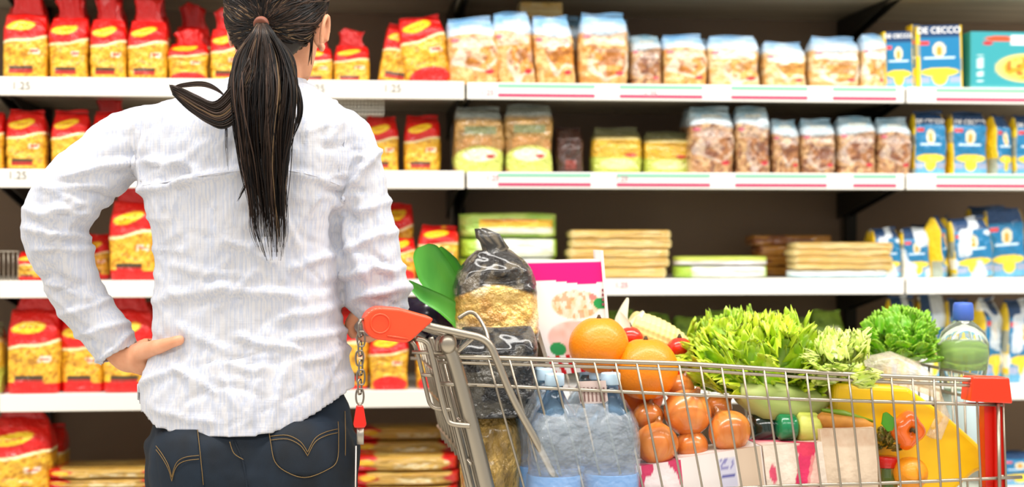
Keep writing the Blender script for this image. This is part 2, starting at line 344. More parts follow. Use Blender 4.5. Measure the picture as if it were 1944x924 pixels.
_unit = {}
def ring(e, n, gx=0, gy=0):
    th = np.linspace(0, 2*math.pi, 721)[:-1]; x = np.sign(np.cos(th))*abs(np.cos(th))**e; y = np.sign(np.sin(th))*abs(np.sin(th))**e
    d = np.hypot(np.diff(np.append(x, x[0])), np.diff(np.append(y, y[0])*.7)); cum = np.concatenate([[0], np.cumsum(d)]); t = np.linspace(0, cum[-1], n+1)[:-1]
    return np.interp(t, cum, np.append(x, x[0])), np.interp(t, cum, np.append(y, y[0]))
def pack_mesh(key, fn, seed, form='bag', lying=False, na=84, nv=64):
    k = (key, seed, form, lying)
    if k in _unit: return _unit[k]
    rs = random.Random(41+seed*13); V = []; U = []; Vv = []; FR = []
    e = {'bag': .42, 'box': .06, 'log': .45, 'soft': .5, 'dome': .6}[form]
    cx, cy = ring(e, na)
    vs = np.linspace(0, 1, nv+1); vs = np.concatenate([[0, 0], vs, [1]]) if False else vs
    ph = rs.uniform(0, 6); lean = rs.uniform(-.02, .02)
    for v in vs:
        if form == 'box': hw = hd = .5
        elif form == 'log': q = abs(2*v-1); hw = .5*(1-.0*q) * (1-.55*max(0, (q-.9)/.1)**2); hd = hw
        elif form == 'dome': t = max(0, (v-.58)/.42); b = min(1, (v+.02)/.08); hw = .5*(.92+.08*b)*(1-.62*t**2.2); hd = .5*(.8+.2*b)*(1-.6*t**2)
        elif form == 'soft':
            q = abs(2*v-1); t = max(0, (q-.72)/.28); hw = .5*(1-.10*t); hd = .5*math.sqrt(max(.004, 1-t*t))
        else:
            b = min(1, (v+.012)/.05); b = math.sqrt(1-(1-b)**2); t = max(0, (v-.74)/.26)
            hw = .5*(.90+.10*b)*(1-.13*t*t)*(1-.025*math.sin(v*7+ph)); hd = .5*(.75+.25*b)*(1-.80*t**1.6)
        ox = lean*math.sin(v*4+ph)
        for x, y in zip(cx, cy): V.append((x*hw+ox*(form == 'bag'), y*hd, v)); 
        U.append(cx*.5+.5); Vv.append(np.full(na, v)); FR.append((cy < .2).astype(float) if form != 'box' else (cy < -.93).astype(float))
    V = np.array(V); u = np.concatenate(U); vv = np.concatenate(Vv); fr = np.concatenate(FR)
    if form != 'box':
        amp = {'bag': .055, 'soft': .05, 'log': .03, 'dome': .07}[form]
        th = np.arctan2(V[:, 1], V[:, 0])
        d = (fbm(V[:, 0]*3.2+seed*7.7+V[:, 1]*2, V[:, 2]*4.5, seed)-.5)*amp*2
        cr = (vn(V[:, 0]*2+seed, V[:, 2]*9, seed+3)-.5)*amp*.9
        edge = np.clip(np.minimum(vv, 1.05-vv)*12, 0, 1) if form not in ('bag', 'dome') else np.clip(vv*14, 0, 1)
        V[:, 0] += np.cos(th)*d*.6*edge; V[:, 1] += np.sin(th)*(d*1.5+cr*1.8)*edge
        if form == 'bag': V[:, 2] += (vn(V[:, 0]*3+seed*3, 0*V[:, 0], seed+6)-.5)*.05*np.clip((vv-.8)*5, 0, 1)
    cols = fn(u, vv, fr, seed)
    F = []
    for j in range(nv):
        for i in range(na):
            i2 = (i+1) % na; F.append((j*na+i, j*na+i2, (j+1)*na+i2, (j+1)*na+i))
    F.append(tuple(reversed(range(na)))); F.append(tuple(range(nv*na, (nv+1)*na)))
    if lying: V = np.stack([V[:, 2]-.5, V[:, 1], V[:, 0]+.5], 1); F = [tuple(reversed(q)) for q in F]
    me = mesh(V, F, cols, name=key); me.polygons.foreach_set('use_smooth', [form != 'box']*len(me.polygons)); _unit[k] = me; return me
def fold_mesh(color, seed, h=.38, flare=.42, depth=.16):
    k = ('fold', str(color), seed, h, flare)
    if k in _unit: return _unit[k]
    n, m = 40, 14; V = []; C = []; base = A(color)
    for j in range(m+1):
        t = j/m; hw = .40-.10*math.sin(t*math.pi*.9)+ (flare-.40)*t; hd = .10-.02*t+.02*math.sin(t*3)
        for i in range(n):
            th = 2*math.pi*i/n; x = math.copysign(abs(math.cos(th))**.6, math.cos(th)); y = math.sin(th)
            z = .97+h*t*(1+.14*math.sin(3*x+seed)+.12*math.sin(9*x+seed*2)*t)
            V.append((x*hw+.03*math.sin(t*3+seed), y*hd+.06*math.sin(x*7+seed)*t+.04*math.sin(x*13+seed*3)*t-.03*t, z)); C.append(base*(1.0))
    F = [(j*n+i, j*n+(i+1) % n, (j+1)*n+(i+1) % n, (j+1)*n+i) for j in range(m) for i in range(n)]
    F.append(tuple(range(m*n, (m+1)*n))); F.append(tuple(reversed(range(n))))
    me = mesh(V, F, np.array(C), 'top_fold'); _unit[k] = me; return me
def seal_mesh(seed, key, fn):
    k = ('seal', key, seed)
    if k in _unit: return _unit[k]
    n, m = 30, 6; V = []
    for j in range(m+1):
        for i in range(n+1):
            x = i/n-.5; V.append((x*.86, -.02+.035*math.sin(x*9+seed)+(-.07 if j > 3 else 0)*math.sin((j-3)*.5), .985+.055*j/m+.012*math.sin(x*6+seed*2)))
    V2 = [(x, y+.025, z) for x, y, z in V]; N = len(V); V += V2
    F = []
    for j in range(m):
        for i in range(n):
            a = j*(n+1)+i; F.append((a, a+1, a+n+2, a+n+1)); F.append((N+a, N+a+n+1, N+a+n+2, N+a+1))
    for i in range(n): a = m*(n+1)+i; F.append((a, a+1, N+a+1, N+a)); F.append((i+1, i, N+i, N+i+1))
    for j in range(m):
        a = j*(n+1); F.append((a+n+1, a, N+a, N+a+n+1)); a += n; F.append((a, a+n+1, N+a+n+1, N+a))
    V = np.array(V); c = fn(V[:, 0]+.5, np.full(len(V), .97), np.ones(len(V)), seed)
    me = mesh(V, F, c, 'top_seal'); _unit[k] = me; return me
DES = {'red': (d_red, 'bag', M_film), 'redlens': (d_red_lens, 'bag', M_film), 'redband': (d_redband, 'bag', M_film), 'light': (d_light, 'bag', M_film), 'white': (d_white, 'bag', M_film),
       'brown': (d_brown, 'bag', M_clear), 'green': (d_green, 'bag', M_clear), 'yellowpack': (d_yellowpack, 'bag', M_clear), 'limepack': (d_lime, 'bag', M_film), 'dark': (d_dark, 'bag', M_clear),
       'navy': (d_navy, 'bag', M_film), 'bluewhite': (d_bluewhite, 'bag', M_film), 'navybox': (d_navy, 'box', M_card), 'teal': (d_teal, 'box', M_card), 'spag': (d_spag, 'log', M_clear), 'spagbrown': (d_spag_brown, 'log', M_clear),
       'greenpack': (d_greenpack, 'soft', M_film), 'whitegreen': (d_whitegreen, 'soft', M_film), 'greentop': (d_greentop, 'soft', M_film), 'whitebase': (d_whitebase, 'soft', M_film), 'redlog': (d_redlog, 'soft', M_clear),
       'chips': (d_chips, 'dome', M_clear), 'black': (d_black, 'bag', M_clear), 'goldbag': (d_goldbag, 'bag', M_clear)}
_seed = [0]
def place(kind, name, x0, x1, ytop, shelf, label, cat='pasta bag', group=None, yo=.035, dep=None, tilt=0, turn=0, fold=None, ybase=None, lying=False, z0=None, seed=None, lean=0):
    fn, form, m = DES[kind]; _seed[0] += 1; sd = seed if seed is not None else _seed[0] % 4
    zb = z0 if z0 is not None else ZT[shelf]+(.0 if ybase is None else 0)
    ym = (ytop if shelf is None else ytop)
    a, b = S(x0, ym, yo), S(x1, ym, yo); W = (b.x-a.x)*.985; H = max(.01, a.z-zb)
    D = dep or min(.1, W*.8)
    me = pack_mesh(kind, fn, sd, form, lying)
    if not me.materials: me.materials.append(m)
    o = bpy.data.objects.new(name, me); COL.objects.link(o); o.location = ((a.x+b.x)/2, yo+D/2, zb+.0006); o.scale = (W, D, H)
    o.rotation_euler = (math.radians(lean), math.radians(tilt), math.radians(turn)); tag(o, label, cat, group)
    if form == 'bag':
        if fold:
            c = link('top_fold', fold_mesh(fold, sd), M_film, o); 
        else:
            c = link('top_seal', seal_mesh(sd, kind, fn), m, o)
    return o
NTH = ['first', 'second', 'third', 'fourth', 'fifth', 'sixth', 'seventh', 'eighth', 'ninth', 'tenth', 'eleventh', 'twelfth']
# --- red bags, top shelf
row = [(2, 88, 22), (91, 166, 32), (168, 239, 36), (241, 317, 36)]
for i, (a, b, t) in enumerate(row):
    place('red', 'pasta_bag', a, b, t, 1, f'tall red and yellow pasta bag, {NTH[i]} from the left on the top shelf', group='red pasta bags on the top shelf', fold='#d80f0c', dep=.075, seed=i)
    place('red', 'pasta_bag', a+6, b+4, t-10, 1, f'red pasta bag in the back row behind the {NTH[i]} top shelf bag', group='red pasta bags on the top shelf', yo=.15, fold='#d80f0c', dep=.075)
place('redlens', 'pasta_bag', 318, 394, 82, 1, 'short red and yellow pasta bag with red oval base, left of the head', group='red pasta bags on the top shelf', dep=.08, fold='#d80f0c', seed=1)
place('red', 'pasta_bag', 330, 400, 50, 1, 'red pasta bag with crumpled top standing behind the short bag', group='red pasta bags on the top shelf', yo=.15, dep=.07, fold='#d80f0c')
place('red', 'pasta_bag', 398, 458, 55, 1, 'red and pale yellow pasta bag touching the hair on its left', group='red pasta bags on the top shelf', yo=.04, dep=.07, fold='#d80f0c', seed=2)
place('red', 'pasta_bag', 565, 631, 88, 1, 'red and amber pasta bag beside the ear, half hidden', group='red pasta bags on the top shelf', yo=.05, dep=.07, fold='#c40d0c')
place('red', 'pasta_bag', 634, 702, 84, 1, 'red and amber pasta bag with folded red top, right of the ear', group='red pasta bags on the top shelf', yo=.05, dep=.07, fold='#c40d0c', seed=3)
place('red', 'pasta_bag', 716, 786, 48, 1, 'red pasta bag leaning right beneath a tilted neighbour', group='red pasta bags on the top shelf', yo=.06, dep=.06, tilt=9, seed=0)
place('redlens', 'pasta_bag', 772, 862, 32, 1, 'big glossy red pasta bag tipped against the pale blue packs', group='red pasta bags on the top shelf', yo=.03, dep=.08, tilt=-9, fold=None, seed=2)
# --- pale blue packs, top shelf
row = [('light', 856, 952, 34, -5), ('light', 946, 1020, 24, -5), ('light', 1018, 1096, 32, -4), ('light', 1101, 1196, 26, 0), ('brown', 1199, 1259, 68, 0), ('light', 1262, 1346, 66, -2), ('white', 1348, 1446, 68, -1),
       ('white', 1452, 1534, 80, 0), ('white', 1540, 1636, 70, 1), ('white', 1636, 1684, 66, 3)]
for i, (k, a, b, t, tl) in enumerate(row):
    place(k, 'pasta_bag', a, b, t, 1, f'white and pale blue pasta pack, {NTH[i]} of its row on the top shelf', group='pale blue packs on the top shelf', yo=.012 if i < 4 else .03, dep=.085, tilt=tl, seed=i % 5)
for j, (a, b, t) in enumerate([(880, 950, 42), (1040, 1110, 34), (1112, 1202, 40), (1290, 1350, 74)]):
    place('light', 'pasta_bag', a, b, t, 1, ['pale blue pack hidden behind the first tilted pale blue pack', 'pale blue pack peeking out behind the third tilted pack', 'pale blue pack behind the broad upright fourth pack', 'pale blue pack behind the short sixth pack'][j], group='pale blue packs on the top shelf', yo=.15, dep=.08)
za = S(1020, 34, .15).z
place('spag', 'pasta_bag', 985, 1072, 0, 1, 'yellow pack lying across the tops of the pale blue packs', lying=True, z0=za-.012, yo=.13, dep=.09, seed=1)
# --- blue boxes
def box_text(o, txt, u, v, size, m, name='lettering'):
    me = text_mesh(txt, size, .0004, .0003); t = link(name, me, m, o, False)
    t.scale = (1/o.scale.x, 1/o.scale.z, 1/o.scale.y); t.location = (u-.5, -.515, v); t.rotation_euler = (math.pi/2, 0, 0); return t
M_wt = mat('white_print', '#ffffff', .4)
for i, (a, b, t, tn, yo) in enumerate([(1682, 1737, 60, 6, .05), (1745, 1830, 48, 7, .03)]):
    o = place('navybox', 'pasta_box', a, b, t, 1, ['narrow blue pasta box beside the white packs, top shelf', 'tall blue and yellow pasta box turned slightly, top shelf'][i], 'pasta box', 'blue pasta boxes', yo=yo, dep=.05, tilt=-1.5, turn=-tn, seed=i)
    box_text(o, 'DE CECCO', .5, .92, o.scale.x*.19, M_wt)
place('navybox', 'pasta_box', 1731, 1748, 47, 1, 'yellow sided pasta box seen edge on beside tall blue box', 'pasta box', 'blue pasta boxes', yo=.05, dep=.04, seed=3)
o = place('teal', 'pasta_box', 1842, 1990, 60, 1, 'wide teal carton with an orange spiral pasta plate printed on it', 'pasta box', yo=.03, dep=.06, seed=0)
# --- second shelf
for i, (a, b, t) in enumerate([(-40, 5, 215), (8, 85, 212), (95, 168, 212), (172, 246, 214)]):
    place('red', 'pasta_bag', a, b, t, 2, f'red topped golden pasta bag, {NTH[i]} from the left on the second shelf', group='red pasta bags on the second shelf', yo=.05, dep=.075, seed=(i+1) % 4)
place('red', 'pasta_bag', 190, 262, 222, 2, 'red pasta bag with raised crumpled top above the left shoulder', group='red pasta bags on the second shelf', yo=.15, dep=.06, fold='#d80f0c', tilt=-8)
for i, (a, b, t) in enumerate([(692, 757, 224), (768, 838, 222)]):
    place('red', 'pasta_bag', a, b, t, 2, ['dull red and amber pasta bag touching the right shoulder', 'dull red and amber pasta bag left of the green pasta packs'][i], group='red pasta bags on the second shelf', yo=.08, dep=.075, seed=i+2)
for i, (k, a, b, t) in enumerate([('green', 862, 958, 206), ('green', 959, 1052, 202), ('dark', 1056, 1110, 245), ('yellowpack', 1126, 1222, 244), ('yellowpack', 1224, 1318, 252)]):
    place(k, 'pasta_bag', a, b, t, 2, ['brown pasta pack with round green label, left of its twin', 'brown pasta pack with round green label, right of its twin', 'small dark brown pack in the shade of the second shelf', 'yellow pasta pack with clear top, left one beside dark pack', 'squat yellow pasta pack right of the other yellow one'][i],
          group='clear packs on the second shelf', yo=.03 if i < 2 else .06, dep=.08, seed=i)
for i, (a, b, t) in enumerate([(1310, 1396, 206), (1399, 1465, 206), (1468, 1521, 230), (1523, 1590, 228), (1594, 1667, 224), (1669, 1734, 226)]):
    place('brown', 'pasta_bag', a, b, t, 2, f'clear pasta pack with blue cap band, {NTH[i]} of six on the second shelf', group='brown pasta packs on the second shelf', yo=.02, dep=.08, seed=i % 5)
place('brown', 'pasta_bag', 1300, 1380, 212, 2, 'clear pasta pack behind the first blue banded one, second shelf', group='brown pasta packs on the second shelf', yo=.14, dep=.08, seed=2)
for i, (a, b, t) in enumerate([(1737, 1800, 214), (1806, 1878, 216), (1884, 1922, 222), (1926, 1985, 222)]):
    o = place('navy', 'pasta_bag', a, b, t, 2, ['blue and yellow pasta bag with white name band, second shelf', 'blue pasta bag with yellow star shape, second from blue row start', 'narrow blue bag seen edge on between two blue bags', 'blue pasta bag cut by the right picture edge, second shelf'][i], group='blue pasta bags on the second shelf', yo=.03, dep=.06, seed=i, turn=(-4, 3, 18, 4)[i])
    if i != 2: t_ = box_text(o, 'DE CECCO', .5, .86, o.scale.x*.17, M_wt); t_.location.y = -.40
# --- third shelf
for i, (a, b, t, yo) in enumerate([(30, 76, 480, .05), (120, 160, 440, .05), (150, 208, 448, .12), (206, 296, 380, .03), (298, 330, 390, .05)]):
    place('redband', 'pasta_bag', a, b, t, 3, ['small red pasta bag left of the forearm, third shelf', 'red pasta bag mostly behind the sleeve, third shelf', 'red pasta bag in the crook of the bent arm', 'large red pasta bag inside the bent arm opening, third shelf', 'red pasta bag behind the back of the shirt, third shelf'][i],
          group='red pasta bags on the third shelf', yo=yo, dep=.08, seed=i % 4, fold='#d80f0c' if i == 3 else None)
for i, (a, b, t, yo, tl) in enumerate([(700, 745, 400, .05, 0), (728, 786, 392, .10, 0), (745, 790, 455, .03, 0), (790, 868, 432, .04, 4)]):
    place('redlens', 'pasta_bag', a, b, t, 3, ['red pasta bag hidden by the right sleeve, third shelf', 'tall red pasta bag beside the right sleeve, third shelf', 'short red pasta bag low beside the right sleeve', 'rounded red and yellow pasta bag above the leek leaves'][i], group='red pasta bags on the third shelf', yo=yo, dep=.08, seed=i, tilt=tl)
def stack(kind, x0, x1, ys, shelf, labels, group, yo=.05, dep=.09, jitter=6, name='pasta_pack', cat='pasta pack'):
    zb = ZT[shelf]
    for i, (y0, lab) in enumerate(zip(ys, labels)):
        j = rnd.uniform(-jitter, jitter); zt = S(x0, y0, yo).z
        o = place(kind[i] if isinstance(kind, list) else kind, name, x0+j, x1+j, y0, shelf, lab, cat, group, yo=yo, dep=dep, lying=True, z0=zb, turn=rnd.uniform(-1.5, 1.5)); zb = zt-.0028 if o.data.name.startswith('spag') else zt+.0003
stack(['whitegreen', 'whitegreen', 'greenpack'], 872, 1062, [490, 452, 404], 3, ['white and green pack at the bottom of the green stack', 'white and green pack in the middle of the green stack', 'green pack with yellow panel on top of the stack'], 'green packs stacked on the third shelf', jitter=4, dep=.1)
stack('greenpack', 880, 1050, [500, 470, 440, 410], 3, [f'green pack in the rear green stack, {n} layer' for n in ('bottom', 'second', 'third', 'top')], 'green packs behind the green stack', yo=.2, jitter=10)
stack('spag', 1075, 1276, [507, 489, 471, 453, 436], 3, [f'long spaghetti pack, {n} of the five layer pile' for n in ('bottom', 'second from bottom', 'middle', 'second from top', 'topmost')], 'spaghetti packs piled left of the low pile')
stack(['whitegreen', 'greentop'], 1284, 1466, [505, 487], 3, ['white long pack under the green topped one', 'flat pack with green top between two spaghetti piles'], 'low pile of flat packs', jitter=1)
stack(['whitebase', 'spag', 'spag', 'spag', 'spag'], 1505, 1702, [514, 500, 486, 473, 460], 3, ['pale blue and white pack under the right spaghetti pile', 'lowest spaghetti pack of the right pile', 'second spaghetti pack of the right pile', 'third spaghetti pack of the right pile', 'topmost spaghetti pack of the right pile'], 'spaghetti packs piled beside the blue packs', jitter=4)
stack('spagbrown', 1430, 1590, [505, 485, 465, 446], 3, [f'brown spaghetti pack behind the right pile, {n} layer' for n in ('bottom', 'second', 'third', 'top')], 'brown spaghetti packs behind the right pile', yo=.2, jitter=10)
for i, (k, a, b, t, yo, tl) in enumerate([('bluewhite', 1664, 1716, 436, .06, -4), ('bluewhite', 1718, 1770, 436, .05, -3), ('navy', 1771, 1800, 414, .05, -6), ('navy', 1792, 1820, 412, .12, -6), ('bluewhite', 1815, 1892, 416, .03, -6), ('navy', 1880, 1955, 400, .06, -4), ('bluewhite', 1650, 1700, 440, .16, 0), ('navy', 1730, 1790, 430, .16, 0), ('navy', 1840, 1920, 396, .16, 0)]):
    place(k, 'pasta_bag', a, b, t, 3, ['slim blue and white pasta bag right of the spaghetti pile', 'second slim blue pasta bag from the spaghetti pile', 'yellow edged pasta bag leaning left, third shelf', 'blue bag wedged behind the yellow edged one', 'broad blue and white pasta bag leaning left, third shelf', 'blue pasta bag at the right picture edge, third shelf', 'blue bag in the back row next to the spaghetti', 'blue bag in the back row behind the slim bags', 'tall blue bag in the back row near the right edge'][i],
          group='blue pasta bags on the third shelf', yo=yo, dep=.05, tilt=tl, seed=i % 4, turn=0 if i not in (2, 3) else 50)
# --- fourth shelf
for i, (a, b, t, yo, k, fo) in enumerate([(10, 112, 588, .03, 'redband', '#d80f0c'), (112, 198, 598, .05, 'redband', None), (192, 292, 592, .03, 'redband', '#d80f0c'), (-60, 4, 620, .04, 'yellowpack', None), (645, 700, 590, .05, 'red', None), (702, 776, 640, .03, 'redlens', None), (790, 840, 640, .04, 'redlens', None), (120, 210, 575, .14, 'redband', None), (20, 110, 580, .15, 'redband', None), (210, 300, 580, .15, 'redband', None), (842, 900, 650, .05, 'green', None)]):
    place(k, 'pasta_bag', a, b, t, 4, ['large red pasta bag with red base, far left of the fourth shelf', 'red and yellow pasta bag between two bigger ones, behind the forearm', 'red pasta bag above and behind the hand on the hip', 'pale pack at the left picture edge, fourth shelf', 'red pasta bag behind the hanging chain', 'pasta bag with red oval base under the orange handle', 'red bag seen through the wire hooks of the trolley', 'red bag behind the forearm in the back row', 'red bag behind the far left large bag, fourth shelf', 'red bag behind the one above the hand', 'green labelled pack behind the trolley post'][i],
          group='bags on the fourth shelf', yo=yo, dep=.085, seed=i % 4, fold=fo)
for i, a in enumerate(range(1150, 1610, 66)):
    place('limepack', 'pasta_bag', a, a+62, 596+(i % 3)*6, 4, f'dim green pasta pack behind the groceries, {NTH[i]} from the left', group='green packs on the fourth shelf', yo=.14, dep=.08, seed=i % 4)
for i, (k, a, b, t, yo) in enumerate([('bluewhite', 1690, 1745, 568, .08), ('bluewhite', 1747, 1800, 566, .08), ('navy', 1802, 1850, 575, .06), ('bluewhite', 1852, 1908, 572, .05), ('bluewhite', 1910, 1975, 575, .04)]):
    place(k, 'pasta_bag', a, b, t, 4, f'blue and white pasta bag, {NTH[i]} of five on the fourth shelf right', group='blue bags on the fourth shelf', yo=yo, dep=.06, seed=i % 4, turn=(0, 0, 0, 30, 5)[i])
# --- fifth shelf
zb5 = ZT[5]
place('redband', 'pasta_bag', -30, 95, 800, 5, 'big red pasta bag at lower left of the bottom shelf', yo=.03, dep=.11, fold='#c40d0c', group='packs on the bottom shelf')
place('redband', 'pasta_bag', 60, 120, 815, 5, 'shaded red pasta bag behind the big lower left one', yo=.16, dep=.11, group='packs on the bottom shelf')
stack('redlog', 75, 300, [930, 912, 892], 5, [f'red wrapped spaghetti pack lying at lower left, {n}' for n in ('bottom layer', 'middle layer', 'top layer')], 'red spaghetti packs lying lower left', yo=.03, dep=.09)
stack('redlog', 95, 300, [925, 903, 884], 5, [f'red spaghetti pack of the back lower left pile, {n}' for n in ('bottom', 'middle', 'top')], 'red spaghetti packs lying lower left', yo=.14, dep=.09)
stack('redlog', 660, 868, [925, 898, 868], 5, [f'red ended spaghetti pack in front pile beside the jeans, {n}' for n in ('bottom', 'middle', 'top')], 'red spaghetti packs beside the jeans', yo=.02, dep=.1, jitter=10)
stack('redlog', 672, 868, [920, 893, 866, 838, 812], 5, [f'red ended spaghetti pack in back pile beside the jeans, {n}' for n in ('bottom', 'second', 'third', 'fourth', 'top')], 'red spaghetti packs beside the jeans', yo=.15, dep=.1, jitter=5)
place('goldbag', 'pasta_bag', 872, 935, 780, 5, 'golden pack on the bottom shelf behind the trolley post', yo=.05, dep=.08, group='packs on the bottom shelf')
stack('redlog', 290, 660, [930, 905], 5, ['red spaghetti pack hidden behind the jeans, lower', 'red spaghetti pack hidden behind the jeans, upper'], 'red spaghetti packs behind the jeans', yo=.04, dep=.09)
for i, (a, b, t) in enumerate([(1900, 1975, 862), (1960, 2040, 870)]):
    place('navy', 'pasta_bag', a, b, t, 5, ['blue and yellow bag at the lower right corner', 'blue bag beyond the lower right corner'][i], yo=.05, dep=.08, group='blue bags on the bottom shelf')
# grey wire divider
r_ = root('shelf_divider', S(0, 525, .03), 'grey wire divider standing on the third shelf at far left', 'shelf divider')
mb = MB()
for i in range(7): a = S(-20+i*9, 530, .03+.0*i); mb.tube([(a.x, .03, ZT[3]+.001), (a.x, .03, ZT[3]+.066)], .0011, 6)
a, b = S(-22, 480, .03), S(36, 480, .03); mb.tube([(a.x, .03, ZT[3]+.066), (b.x, .03, ZT[3]+.066)], .0014, 6); mb.tube([(a.x, .03, ZT[3]+.003), (b.x, .03, ZT[3]+.003)], .0014, 6)
mb.build('wire_grid', M_steel, r_)
# ============================================================ PERSON
DP = 2.60
H1 = Vector((RX.x, RX.y, 0)).normalized(); H2 = Vector((FW.x, FW.y, 0)).normalized(); Z = Vector((0, 0, 1))
PX = DP/FPX
def sec(py, l, r, hd, dy=0): return (P((l+r)/2, py, DP+dy), H1*((r-l)/2*PX), H2*hd)
def ballpath(mb, pts, n=20):           # pts: (px, py, radius px, dy)
    q = smooth_path([P(a, b, DP+d) for a, b, _, d in pts], 6); rr = []
    for i in range(len(pts)-1):
        for j in range(6): t = j/6; rr.append((pts[i][2]*(1-t)+pts[i+1][2]*t)*PX)
    rr.append(pts[-1][2]*PX); mb.tube(q, rr, n); return mb
feet = P(480, 440, DP); feet.z = 0
woman = root('person', feet, 'woman seen from behind, dark ponytail, crumpled white shirt, hand on hip at the trolley', 'person')
M_skin = noise_color(mat('skin', rough=.45, sss=.12, bump=(180, .15, .001)), '#d6946f', '#e3a582', 30)
# ---- shirt (back yoke, body and sleeves)
sh = MB()
sh.loft([sec(*a) for a in [(138, 445, 572, .058, .01), (152, 425, 584, .066, .01), (170, 385, 606, .076), (188, 335, 634, .088), (206, 288, 655, .098), (235, 268, 676, .11), (290, 270, 676, .12), (365, 276, 655, .122), (450, 292, 638, .115), (540, 299, 643, .108),
         (640, 292, 656, .112), (700, 276, 668, .122), (760, 272, 674, .132), (860, 286, 677, .136), (900, 290, 678, .13)]], 64, .82)
SL = [(330, 236, 42, 0), (285, 250, 52, 0), (232, 280, 64, 0), (172, 330, 67, -.01), (122, 385, 66, -.02), (106, 440, 63, -.02), (125, 510, 55, -.01), (160, 580, 50, 0), (202, 634, 44, 0), (230, 680, 38, 0)]
SR = [(625, 238, 42, 0), (660, 262, 50, 0), (682, 320, 44, 0), (692, 400, 52, 0), (702, 490, 62, 0), (716, 550, 62, .01), (718, 588, 54, .06), (706, 606, 44, .13), (692, 618, 36, .19)]
ballpath(sh, SL, 28); ballpath(sh, SR, 28)
me = remeshed(sh, .0055, 10, .6)
# folds pressed into the cloth: (x1,y1,x2,y2, height mm, width px)
folds = [(262, 300, 340, 306, 5, 9), (340, 306, 372, 322, 4, 8), (276, 356, 350, 340, 6, 9), (350, 340, 450, 322, 6, 9), (540, 320, 640, 350, 3, 9), (640, 388, 700, 300, 9, 10), (636, 405, 650, 470, -7, 9), (262, 230, 272, 350, 5, 7), (668, 240, 650, 350, 4, 7),
         (300, 565, 420, 540, 4, 12), (420, 540, 600, 560, 5, 12), (330, 505, 470, 520, 3, 10), (560, 500, 640, 480, 4, 10), (540, 600, 650, 575, 4, 9), (560, 640, 660, 625, 4, 8), (420, 690, 440, 760, 4, 9), (500, 700, 480, 790, 4, 10), (545, 700, 520, 810, 4, 9), (350, 620, 420, 660, 4, 9),
         (330, 690, 400, 730, 4, 9), (590, 680, 660, 660, 4, 9), (280, 720, 330, 700, 5, 9), (460, 640, 560, 660, 4, 9), (300, 780, 400, 800, 3, 7), (470, 830, 600, 800, 3, 7),
         (120, 330, 240, 300, 6, 9), (60, 400, 170, 400, 6, 9), (60, 430, 160, 450, 6, 8), (80, 470, 170, 470, 5, 8), (90, 350, 200, 350, 4, 8), (100, 540, 175, 560, 4, 8), (120, 590, 200, 570, 4, 8), (150, 630, 215, 615, 4, 7), (190, 680, 240, 640, 4, 6),
         (660, 470, 740, 440, 5, 9), (650, 520, 760, 505, 6, 10), (680, 560, 770, 540, 6, 9), (690, 400, 735, 380, 4, 9), (655, 430, 690, 520, 5, 9), (720, 420, 745, 520, 3, 8)]
vv = me.vertices; n = len(vv); co = np.empty(n*3); vv.foreach_get('co', co); co = co.reshape(-1, 3); no = np.empty(n*3); me.vertex_normals.foreach_get('vector', no); no = no.reshape(-1, 3)
R3 = np.array([RX, UP, FW]); q = (co-np.array(CAM)) @ R3.T; px = 972+FPX*q[:, 0]/q[:, 2]; py = 462-FPX*q[:, 1]/q[:, 2]
d = np.zeros(n); frs = np.random.RandomState(3)
allf = [(*f, 1) for f in folds]
for _ in range(85):
    cx = frs.uniform(270, 680); cy = frs.uniform(200, 850); a = frs.normal(.1, .6) + (math.pi/2 if frs.rand() < .45 else 0); L = frs.uniform(25, 100)
    allf.append((cx-L*math.cos(a)/2, cy-L*math.sin(a)/2, cx+L*math.cos(a)/2, cy+L*math.sin(a)/2, frs.uniform(1.0, 2.4)*frs.choice([-1, 1]), frs.uniform(4, 9), 1))
for _ in range(60):
    t = frs.rand(); k = frs.randint(0, 2); pp = SL if k else SR; i = frs.randint(1, len(pp)-1); cx = pp[i][0]+frs.uniform(-45, 45); cy = pp[i][1]+frs.uniform(-40, 40); a = frs.uniform(-1.2, .6); L = frs.uniform(20, 60)
    allf.append((cx-L*math.cos(a)/2, cy-L*math.sin(a)/2, cx+L*math.cos(a)/2, cy+L*math.sin(a)/2, frs.uniform(1.5, 3.5)*frs.choice([-1, 1]), frs.uniform(4, 8), 1))
wob = (fbm(px*.02, py*.02, 3)-.5)*16
for x1, y1, x2, y2, hgt, wd, _ in allf:
    dx, dy_ = x2-x1, y2-y1; LL = math.hypot(dx, dy_); t = ((px-x1)*dx+(py-y1)*dy_)/LL**2; s_ = ((px-x1)*dy_-(py-y1)*dx)/LL + wob
    env = np.where(t < 0, np.exp(-(t*LL/16)**2), np.where(t > 1, np.exp(-((t-1)*LL/16)**2), 1)); sd = s_/wd
    d += hgt*.0013*env*np.exp(-sd**2)*(1-.9*sd)
d += (fbm(px*.022, py*.018, 11)-.5)*.009+(fbm(px*.07, py*.05, 12)-.5)*.003
d *= np.where(q[:, 2] > DP+.03, .6, 1.0)
hx = [200, 272, 288, 300, 340, 400, 450, 504, 540, 567, 600, 630, 650, 668, 680, 760]; hy = [780, 786, 808, 818, 828, 833, 835, 831, 821, 809, 791, 770, 756, 742, 736, 733]
d *= np.where(px > 262, np.clip((np.interp(px, hx, hy)-py)/40, .12, 1), 1)
co2 = co+no*d[:, None]; vv.foreach_set('co', co2.ravel())
